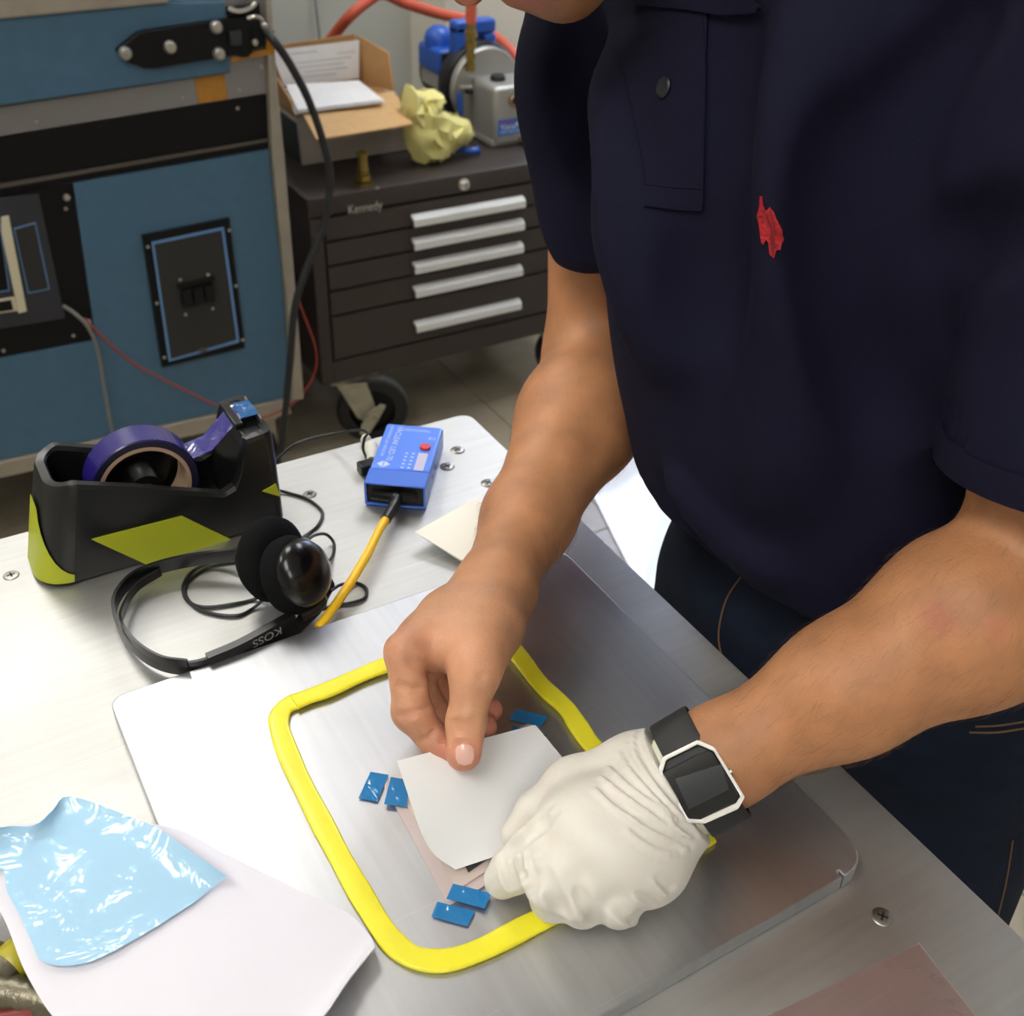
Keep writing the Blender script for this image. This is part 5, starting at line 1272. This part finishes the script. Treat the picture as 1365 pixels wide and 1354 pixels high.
# drape: long soft folds, a fold under the breast, tucks at the hem
def fold(pix_d, r, k, op='add'):
    P = [WD(*p) for p in pix_d]
    for a, b in zip(P, P[1:]): S_.cap(a, b, r, r, k, op)
S0v, S0q = S_.mesh(); T0 = bvh_of(S0v, S0q)
def fold_on(pix, r, k, depth, op='add'):
    P = [hit(T0, x, y, depth) for x, y in cr(pix, 4)]; P = [p for p in P if p is not None]
    for a, b in zip(P, P[1:]):
        if np.linalg.norm(a - b) < .06: S_.cap(a, b, r, r, k, op)
for pix in ([(1112, 0), (1080, 120), (1068, 240), (1070, 380), (1066, 520), (1040, 640)], [(812, 40), (824, 150), (836, 260), (850, 340), (880, 460)], [(720, 60), (732, 150), (752, 240), (766, 320)]):
    fold_on(pix, .014, .034, -.0118)
for pix in ([(1150, 180), (1140, 300), (1150, 420), (1180, 540)], [(790, 60), (800, 160), (812, 260)], [(965, 60), (958, 160), (950, 300), (940, 420)]): fold_on(pix, .012, .030, .0106, 'sub')
fold_on([(1310, 10), (1250, 80), (1214, 140), (1198, 230), (1202, 300), (1226, 370), (1240, 460)], .007, .018, .0038, 'sub')
fold_on([(1240, 345), (1290, 322), (1350, 300)], .008, .024, .0072, 'sub')
fold_on([(888, 645), (920, 700), (965, 745)], .006, .010, .003, 'sub'); fold_on([(900, 640), (940, 690), (985, 735), (1040, 765)], .007, .012, -.002)
# hem: cut square and hollow it out, hollow the sleeve ends
S_.half((.55, .41, .972), (-.12, .08, -1))
S_.ell((.55, .41, .972), (.127, .150, .035), k=.003, op='sub')
S_.cap(neck0 + V(-.01, .01, .03), neck0 + V(-.03, .03, .16), .062, .075, .01, 'sub')
sv, sq = S_.mesh(); sv = relax(sv, sq, 2); Ts = bvh_of(sv, sq)
shirt = mesh_from('shirt', sv, sq, M_shirt, per, 60); shirt['label'] = 'navy polo shirt'
# placket, its stitched foot, buttons, collar, emblem
M_nav2 = mat('navy_placket', (22, 22, 40), .85, bump=.3, bscale=1400, spec=.12)
pk_ = patch(Ts, [(868, 4), (858, 36), (826, 86), (833, 130), (846, 172), (858, 225), (861, 250), (860, 275), (900, 279), (937, 280), (939, 250), (940, 170), (942, 90), (946, 4)], .0002, .0020, 5).obj('placket', M_nav2, shirt, angle=60)
for pix in ([(861, 246), (900, 249), (939, 250)], [(860, 274), (900, 278), (937, 279)], [(940, 20), (941, 100), (939, 180), (937, 276)], [(830, 90), (848, 165), (863, 246)]):
    P = seam(Ts, pix, .0007, 6, .0022)
    if len(P) > 3: G().tube(P, .0007, 6).obj('stitching', M_nav2, pk_)
q = hit(Ts, 890, 118, .0022); q2_ = hit(Ts, 896, 120, .0022); q3_ = hit(Ts, 890, 124, .0022); bn = np.cross(q2_ - q, q3_ - q); bn = nrm(bn); bn = bn if bn.dot(ray(890, 118)) < 0 else -bn
M_btn = mat('navy_button', (20, 20, 30), .45)
bt_ = G().lathe([(0, 0), (.0055, 0), (.0057, .0012), (.0045, .0020), (.003, .0014), (0, .0014)], q, bn, 20).obj('button', M_btn, pk_)
lp_ = [(int_x, int_y) for int_x, int_y in ((530, 300), (555, 300), (562, 420), (600, 500), (640, 440), (690, 500), (740, 640), (790, 740), (800, 860), (762, 990), (732, 990), (700, 1100), (650, 1040), (630, 900), (602, 850), (572, 920), (550, 890), (590, 820), (580, 720), (612, 640), (562, 590), (512, 612), (490, 560), (520, 470), (530, 380))]
emb = patch(Ts, [(960 + x / 9.67, 230 + y / 9.67) for x, y in lp_], .0003, .0010, 4).obj('emblem', mat('red_thread', (168, 16, 30), .6, var=.25, vscale=260, bump=.8, bscale=500), shirt, angle=50); emb['label'] = 'red embroidered emblem'
M_thr = mat('dark_red_thread', (120, 10, 24), .6)
for pix in ([(1018, 279), (1024, 290), (1030, 310), (1033, 330)], [(1027, 280), (1031, 296), (1034, 312)], [(1012, 289), (1018, 287)], [(1028, 312), (1030, 325), (1031, 340)]):
    P = seam(Ts, pix, .0005, 5, .0014)
    if len(P) > 2: G().tube(P, .0005, 6).obj('emblem_stitch', M_thr, emb)
cw = [(846, 6), (880, 12), (960, 20), (1018, 16), (1022, 10), (1000, -8), (960, -40), (880, -60), (840, -40)]
patch(Ts, cw, .0024, .0022, 5).obj('collar_wing', M_nav2, shirt, angle=60)
cp_ = [neck0 + (V(math.cos(a) * .074, math.sin(a) * .080, .008 + .012 * math.cos(a))) for a in np.linspace(-2.5, 2.5, 40)]
G().tube(cp_, .017, sec=[(-.12, -1), (.12, -1), (.06, 1), (-.06, 1)], up=(-.15, .1, 1)).obj('collar', M_nav2, shirt)
# sleeve bands
for p, n_, r in ((re_, rn, .0665), (Lh, la_, .0665)):
    G().lathe([(r - .0015, -.016), (r + .0008, -.016), (r + .0012, -.008), (r + .0008, .0005), (r - .0015, .0005)], p, n_, 40, True).obj('sleeve_band', M_nav2, shirt)

# ---------------------------------------------------------------- jeans and shoes
M_jean = mat('dark_denim', (24, 33, 50), .85, var=.22, vscale=30, bump=.5, bscale=900, stretch=(1, 1, 2.5), spec=.2)
J = SDF(np.arange(.40, .80, .006), np.arange(.14, .68, .006), np.arange(.03, 1.02, .006))
J.ell((.568, .405, .885), (.134, .165, .115), k=.03).cap((.56, .42, .95), (.56, .39, .95), .100, .100, .03)
J.chain([(.56, .485, .84), (.555, .515, .48), (.60, .515, .06)], [.098, .076, .062], .025).chain([(.575, .325, .84), (.565, .28, .48), (.605, .275, .06)], [.100, .078, .063], .025)
rj = random.Random(7)
for k in range(14):                                   # creases at knee and hem
    z = rj.choice([.44, .48, .52, .12, .09, .16, .72]); y = rj.choice([.515, .28]); a = rj.uniform(1.8, 4.4); rr = .08 if z > .3 else .066
    c = V(.565 + math.cos(a) * rr, y + math.sin(a) * rr, z); dvec = V(-math.sin(a), math.cos(a), rj.uniform(-.5, .5)) * .03
    J.cap(c - dvec, c + dvec, .006, .006, .01, 'sub')
J.half((0, 0, .055), (0, 0, -1))
jv, jq = J.mesh(); jv = relax(jv, jq, 2); Tj = bvh_of(jv, jq); jeans = mesh_from('jeans', jv, jq, M_jean, per, 60); jeans['label'] = 'dark blue denim jeans'
M_thread = mat('tan_thread', (120, 92, 60), .7)
for pix in ([(988, 768), (968, 800), (958, 846), (966, 890)], [(1300, 968), (1330, 967), (1364, 962)], [(1292, 976), (1328, 976), (1364, 971)], [(1350, 1120), (1340, 1180), (1325, 1240)]):
    P = seam(Tj, pix, .0007, 6)
    if len(P) > 3 and max(np.linalg.norm(np.diff(P, axis=0), axis=1)) < .05: G().tube(P, .0007, 6).obj('stitching', M_thread, jeans)
M_shoe = mat('dark_shoe', (36, 34, 34), .5); M_sole = mat('shoe_sole', (190, 186, 176), .7)
for sx, sy in ((.60, .515), (.61, .275)):
    F_ = SDF(np.arange(sx - .26, sx + .12, .006), np.arange(sy - .08, sy + .08, .006), np.arange(-.02, .16, .006))
    F_.cap((sx + .02, sy, .05), (sx - .10, sy, .045), .046, .042, .02).cap((sx - .1, sy, .04), (sx - .19, sy, .035), .042, .034, .02).cap((sx, sy, .06), (sx + .005, sy, .11), .046, .042, .02).half((0, 0, .022), (0, 0, -1))
    fv, fq = F_.mesh(); so = mesh_from('shoe', relax(fv, fq, 2), fq, M_shoe, per, 60)
    outline = [(sx + .068 * math.cos(t) - .062 - .075 * (math.cos(t) < 0) * abs(math.cos(t)), sy + .047 * math.sin(t)) for t in np.linspace(0, 2 * math.pi, 28, endpoint=False)]
    G().prism([V(x + .0, y, .001) for x, y in outline], (0, 0, .026), .004).obj('sole', M_sole, so)

# ---------------------------------------------------------------- latex glove on the left hand
def wz(x, y, z): return W(x, y, z)
wr = W(908, 1044, .971)
gI = [wz(762, 1102, .970), wz(716, 1131, .966), wz(684, 1160, .950), wz(670, 1172, .9425)]
gM = [wz(786, 1124, .974), wz(736, 1176, .964), wz(738, 1196, .946), wz(765, 1190, .942)]
gN = [wz(815, 1140, .973), wz(772, 1190, .961), wz(776, 1204, .945), wz(800, 1196, .942)]
gO = [wz(845, 1150, .968), wz(815, 1197, .956), wz(824, 1206, .943), wz(842, 1190, .942)]
gT = [wz(846, 1030, .964), wz(768, 1052, .961), wz(715, 1082, .952), wz(689, 1114, .943)]
def glove_field(st):
    g_ = SDF(np.arange(.14, .36, st), np.arange(.15, .36, st), np.arange(.925, 1.03, st))
    for f, r in ((gI, .0160), (gM, .0165), (gN, .0160), (gO, .0150)): g_.cap(wr, f[0], .0205, r, .016)
    g_.cap(wz(868, 1075, .963), wz(850, 1150, .957), .021, .019, .016).cap(wz(890, 1085, .962), wz(868, 1150, .955), .018, .017, .016)
    g_.cap(wr, gT[0], .020, .0185, .014).cap(gT[0], gT[1], .0185, .0145, .014).cap(gT[1], gT[2], .0135, .0108, .006).cap(gT[2], gT[3], .0108, .0088, .004)
    g_.cap(gT[1], gI[0], .014, .014, .014).cap(wz(800, 1100, .972), wz(840, 1110, .972), .018, .018, .016)
    for f, r in ((gO, (.0150, .0126, .0110, .0095)), (gN, (.0150, .0130, .0115, .0100)), (gM, (.0152, .0132, .0116, .0100)), (gI, (.0150, .0130, .0115, .0098))): g_.chain(f, r, .0032)
    # wrist sleeve of the glove
    g_.cap(wr, LW + (LW - wr) * -.15, .0265, .0275, .014)
    return g_
Gc = glove_field(.0022); gv0, gq0 = Gc.mesh(); Tg0 = bvh_of(gv0, gq0)
Gf = glove_field(.0012)
def P4(x, y): return (600 + x / 3.25, 930 + y / 3.25)
wr_lines = [[(660, 345), (760, 420), (860, 490), (960, 560), (1040, 600)], [(690, 300), (790, 390), (900, 470), (985, 560), (1050, 600)], [(740, 240), (800, 330), (890, 430), (980, 520)],
            [(770, 200), (840, 300), (920, 410), (1010, 510)], [(720, 470), (820, 540), (930, 600), (1030, 650)], [(780, 580), (880, 640), (980, 670)], [(640, 400), (720, 470), (800, 520)],
            [(860, 110), (850, 180), (880, 260), (930, 350)], [(820, 120), (800, 200), (840, 300)], [(880, 790), (930, 830), (950, 840)], [(800, 860), (850, 890), (890, 915)], [(700, 930), (760, 970), (800, 975)],
            [(300, 620), (320, 680), (345, 770), (370, 830)], [(270, 640), (285, 700), (310, 790), (345, 840)], [(240, 670), (255, 740), (285, 820)], [(210, 690), (225, 760), (250, 830)], [(350, 600), (400, 560), (450, 500)],
            [(400, 740), (430, 820), (470, 900)], [(540, 830), (570, 900), (625, 950)], [(330, 560), (370, 520), (420, 480)], [(420, 780), (455, 860), (480, 905)]]
for i, L_n in enumerate(wr_lines):
    P = [hit(Tg0, *P4(x, y), -.0002) for x, y in cr(L_n, 3)]; P = [p for p in P if p is not None]
    for a, b in zip(P, P[1:]):
        if np.linalg.norm(a - b) < .02: Gf.cap(a, b, .0013, .0013, .0030)
    P = [hit(Tg0, *P4(x + 14, y - 10), .0009) for x, y in cr(L_n, 3)]; P = [p for p in P if p is not None]
    for a, b in zip(P, P[1:]):
        if np.linalg.norm(a - b) < .02: Gf.cap(a, b, .0012, .0012, .0028, 'sub')
for L_n in ([(345, 760), (352, 800), (340, 840), (310, 862)], [(400, 760), (440, 850), (470, 905), (485, 935)], [(560, 850), (600, 915), (625, 955), (640, 985)], [(410, 540), (350, 580), (290, 630), (245, 660)]):
    P = [hit(Tg0, *P4(x, y), .0004) for x, y in cr(L_n, 4)]; P = [p for p in P if p is not None]
    for a, b in zip(P, P[1:]):
        if np.linalg.norm(a - b) < .02: Gf.cap(a, b, .0019, .0019, .0045, 'sub')
# open cuff
ca_ = nrm(LF2 - wr); cpn = nrm(ca_ + R[:, 1] * -.05)
cuff = hit(Tg0, 905, 1030); cuffc = wr - ca_ * .002
Gf.half(cuffc, ca_)
gv, gq = Gf.mesh(); gv = relax(gv, gq, 1); Tg = bvh_of(gv, gq)
M_lat = mat('latex', (222, 217, 207), .5, var=.03, vscale=20, sss=.10, bump=.1, bscale=300)
glv = mesh_from('glove', gv, gq, M_lat, per, 180); glv['label'] = 'cream white latex glove'
# rolled, rumpled cuff edge
xa = nrm(np.cross(ca_, [0, 0, 1.0])); ya = np.cross(ca_, xa); M_lat2 = mat('latex_cuff', (228, 224, 204), .5, sss=.1)
g = G(); nu, nv = 56, 9; rows = []
for j in range(nv):
    t = j / (nv - 1); row = []
    for i in range(nu):
        a = 2 * math.pi * i / nu; wob = .0012 * math.sin(3 * a + 1) + .0009 * math.sin(7 * a + t * 3) + .0007 * math.sin(13 * a - t * 5)
        rr = .0260 + .0018 * math.sin(t * math.pi * 3.2 + a) + wob + .0012 * t
        row.append(cuffc + ca_ * (-.014 + .019 * t + .0035 * math.sin(a * 2 + .6) * t) + xa * rr * math.cos(a) + ya * rr * .98 * math.sin(a))
    rows.append(row)
rows_c = [[p for p in r] + [r[0]] for r in rows]
g.sheet(np.array(rows_c), .0007); g.obj('glove_cuff', M_lat2, glv, angle=180)

# ---------------------------------------------------------------- smartwatch
M_strap = mat('black_elastomer', (34, 34, 35), .55); M_bez = mat('brushed_steel', (140, 137, 132), .3, metal=.95); M_scr2 = mat('dark_screen', (16, 17, 19), .08, coat=.6); M_act = mat('screen_area', (30, 33, 38), .12)
ax_ = nrm(LF2 - wr); wn_ = -ray(934, 1042) + np.array([0, 0, 1.0]) * .12; wn_ = nrm(wn_ - wn_.dot(ax_) * ax_ * .35)
wcen = wr + (LW - wr) * .45; wc = WD(934, 1042, (wcen + wn_ * .0370 - V(0, 0, CZ)).dot(R[:, 2]))
def PW(x, y, lift=0.0):
    r = ray(x, y); o = np.array([0, 0, CZ]); p = wc + wn_ * lift; t = (p - o).dot(wn_) / r.dot(wn_); return o + r * t
sm = bpy.data.objects.new('smartwatch', None); COL.objects.link(sm); sm.empty_display_size = .03; ORG[sm] = wc.copy(); sm.location = wc - ORG[per]; sm.parent = per; sm['label'] = 'black smartwatch with an eight sided steel frame'
oct_ = [(930, 986), (953, 996), (993, 1062), (984, 1078), (938, 1098), (915, 1096), (877, 1028), (883, 1009)]
cen = np.mean(np.array(oct_), 0); inn = [tuple(cen + (np.array(p) - cen) * .90) for p in oct_]
g = G(); n = 8
ov = [PW(*p) for p in oct_]; iv = [PW(*p) for p in inn]; dn = wn_ * -.0045
vs = [g.bm.verts.new(tuple(p)) for p in ov + iv + [p + dn for p in ov] + [p + dn for p in iv]]
for i in range(n):
    j = (i + 1) % n
    for a, b, c, d in ((i, j, n + j, n + i), (n + i, n + j, 3 * n + j, 3 * n + i), (j, i, 2 * n + i, 2 * n + j), (2 * n + i, 2 * n + j, 3 * n + j, 3 * n + i)):
        g.bm.faces.new([vs[a], vs[b], vs[c], vs[d]])
bmesh.ops.recalc_face_normals(g.bm, faces=g.bm.faces[:]); bmesh.ops.bevel(g.bm, geom=g.bm.edges[:], offset=.0004, segments=2, affect='EDGES')
g.obj('steel_frame', M_bez, sm)
q_ = [(884, 1023), (888, 1019), (938, 992), (947, 1000), (984, 1063), (981, 1070), (932, 1094), (920, 1094)]
case_ = [(881, 1030), (931, 1004), (949, 999), (985, 1064), (978, 1070), (934, 1092), (917, 1093)]
G().prism([PW(x, y, -.0012) for x, y in case_], wn_ * -.006, .0006).obj('glass_face', M_scr2, sm)
G().prism([PW(*p, -.0036) for p in inn], wn_ * -.004, .0008).obj('cradle', M_strap, sm)
G().prism([PW(x, y, -.0011) for x, y in ((900, 1038), (962, 1018), (972, 1052), (918, 1079))], wn_ * -.0002).obj('screen_area', M_act, sm)
G().prism([PW(x, y, -.0025) for x, y in ((934, 1092), (982, 1070), (986, 1075), (938, 1096))], wn_ * -.002).obj('inner_rail', M_bez, sm)
bp0 = PW(971, 1030, -.002); G().tube([bp0, bp0 + nrm(PW(994, 1015) - PW(974, 1024)) * .0018], .0018, 12).obj('side_button', M_bez, sm)
# strap: a band round the wrist
up_w = wn_ - wn_.dot(ax_) * ax_; up_w = nrm(up_w); sd = np.cross(ax_, up_w)
wcen = wcen + up_w * .0015 + ax_ * .002
loop = [wcen + sd * .0315 * math.copysign(abs(math.cos(a)) ** .85, math.cos(a)) + up_w * .0245 * math.copysign(abs(math.sin(a)) ** .85, math.sin(a)) for a in np.linspace(0, 2 * math.pi, 64, endpoint=False)]
G().tube(loop, .0110, sec=[(-1, -.09), (1, -.09), (1, .06), (.9, .10), (-.9, .10), (-1, .06)], up=np.array([nrm(p - wcen) for p in loop]), closed=True).obj('strap', M_strap, sm)
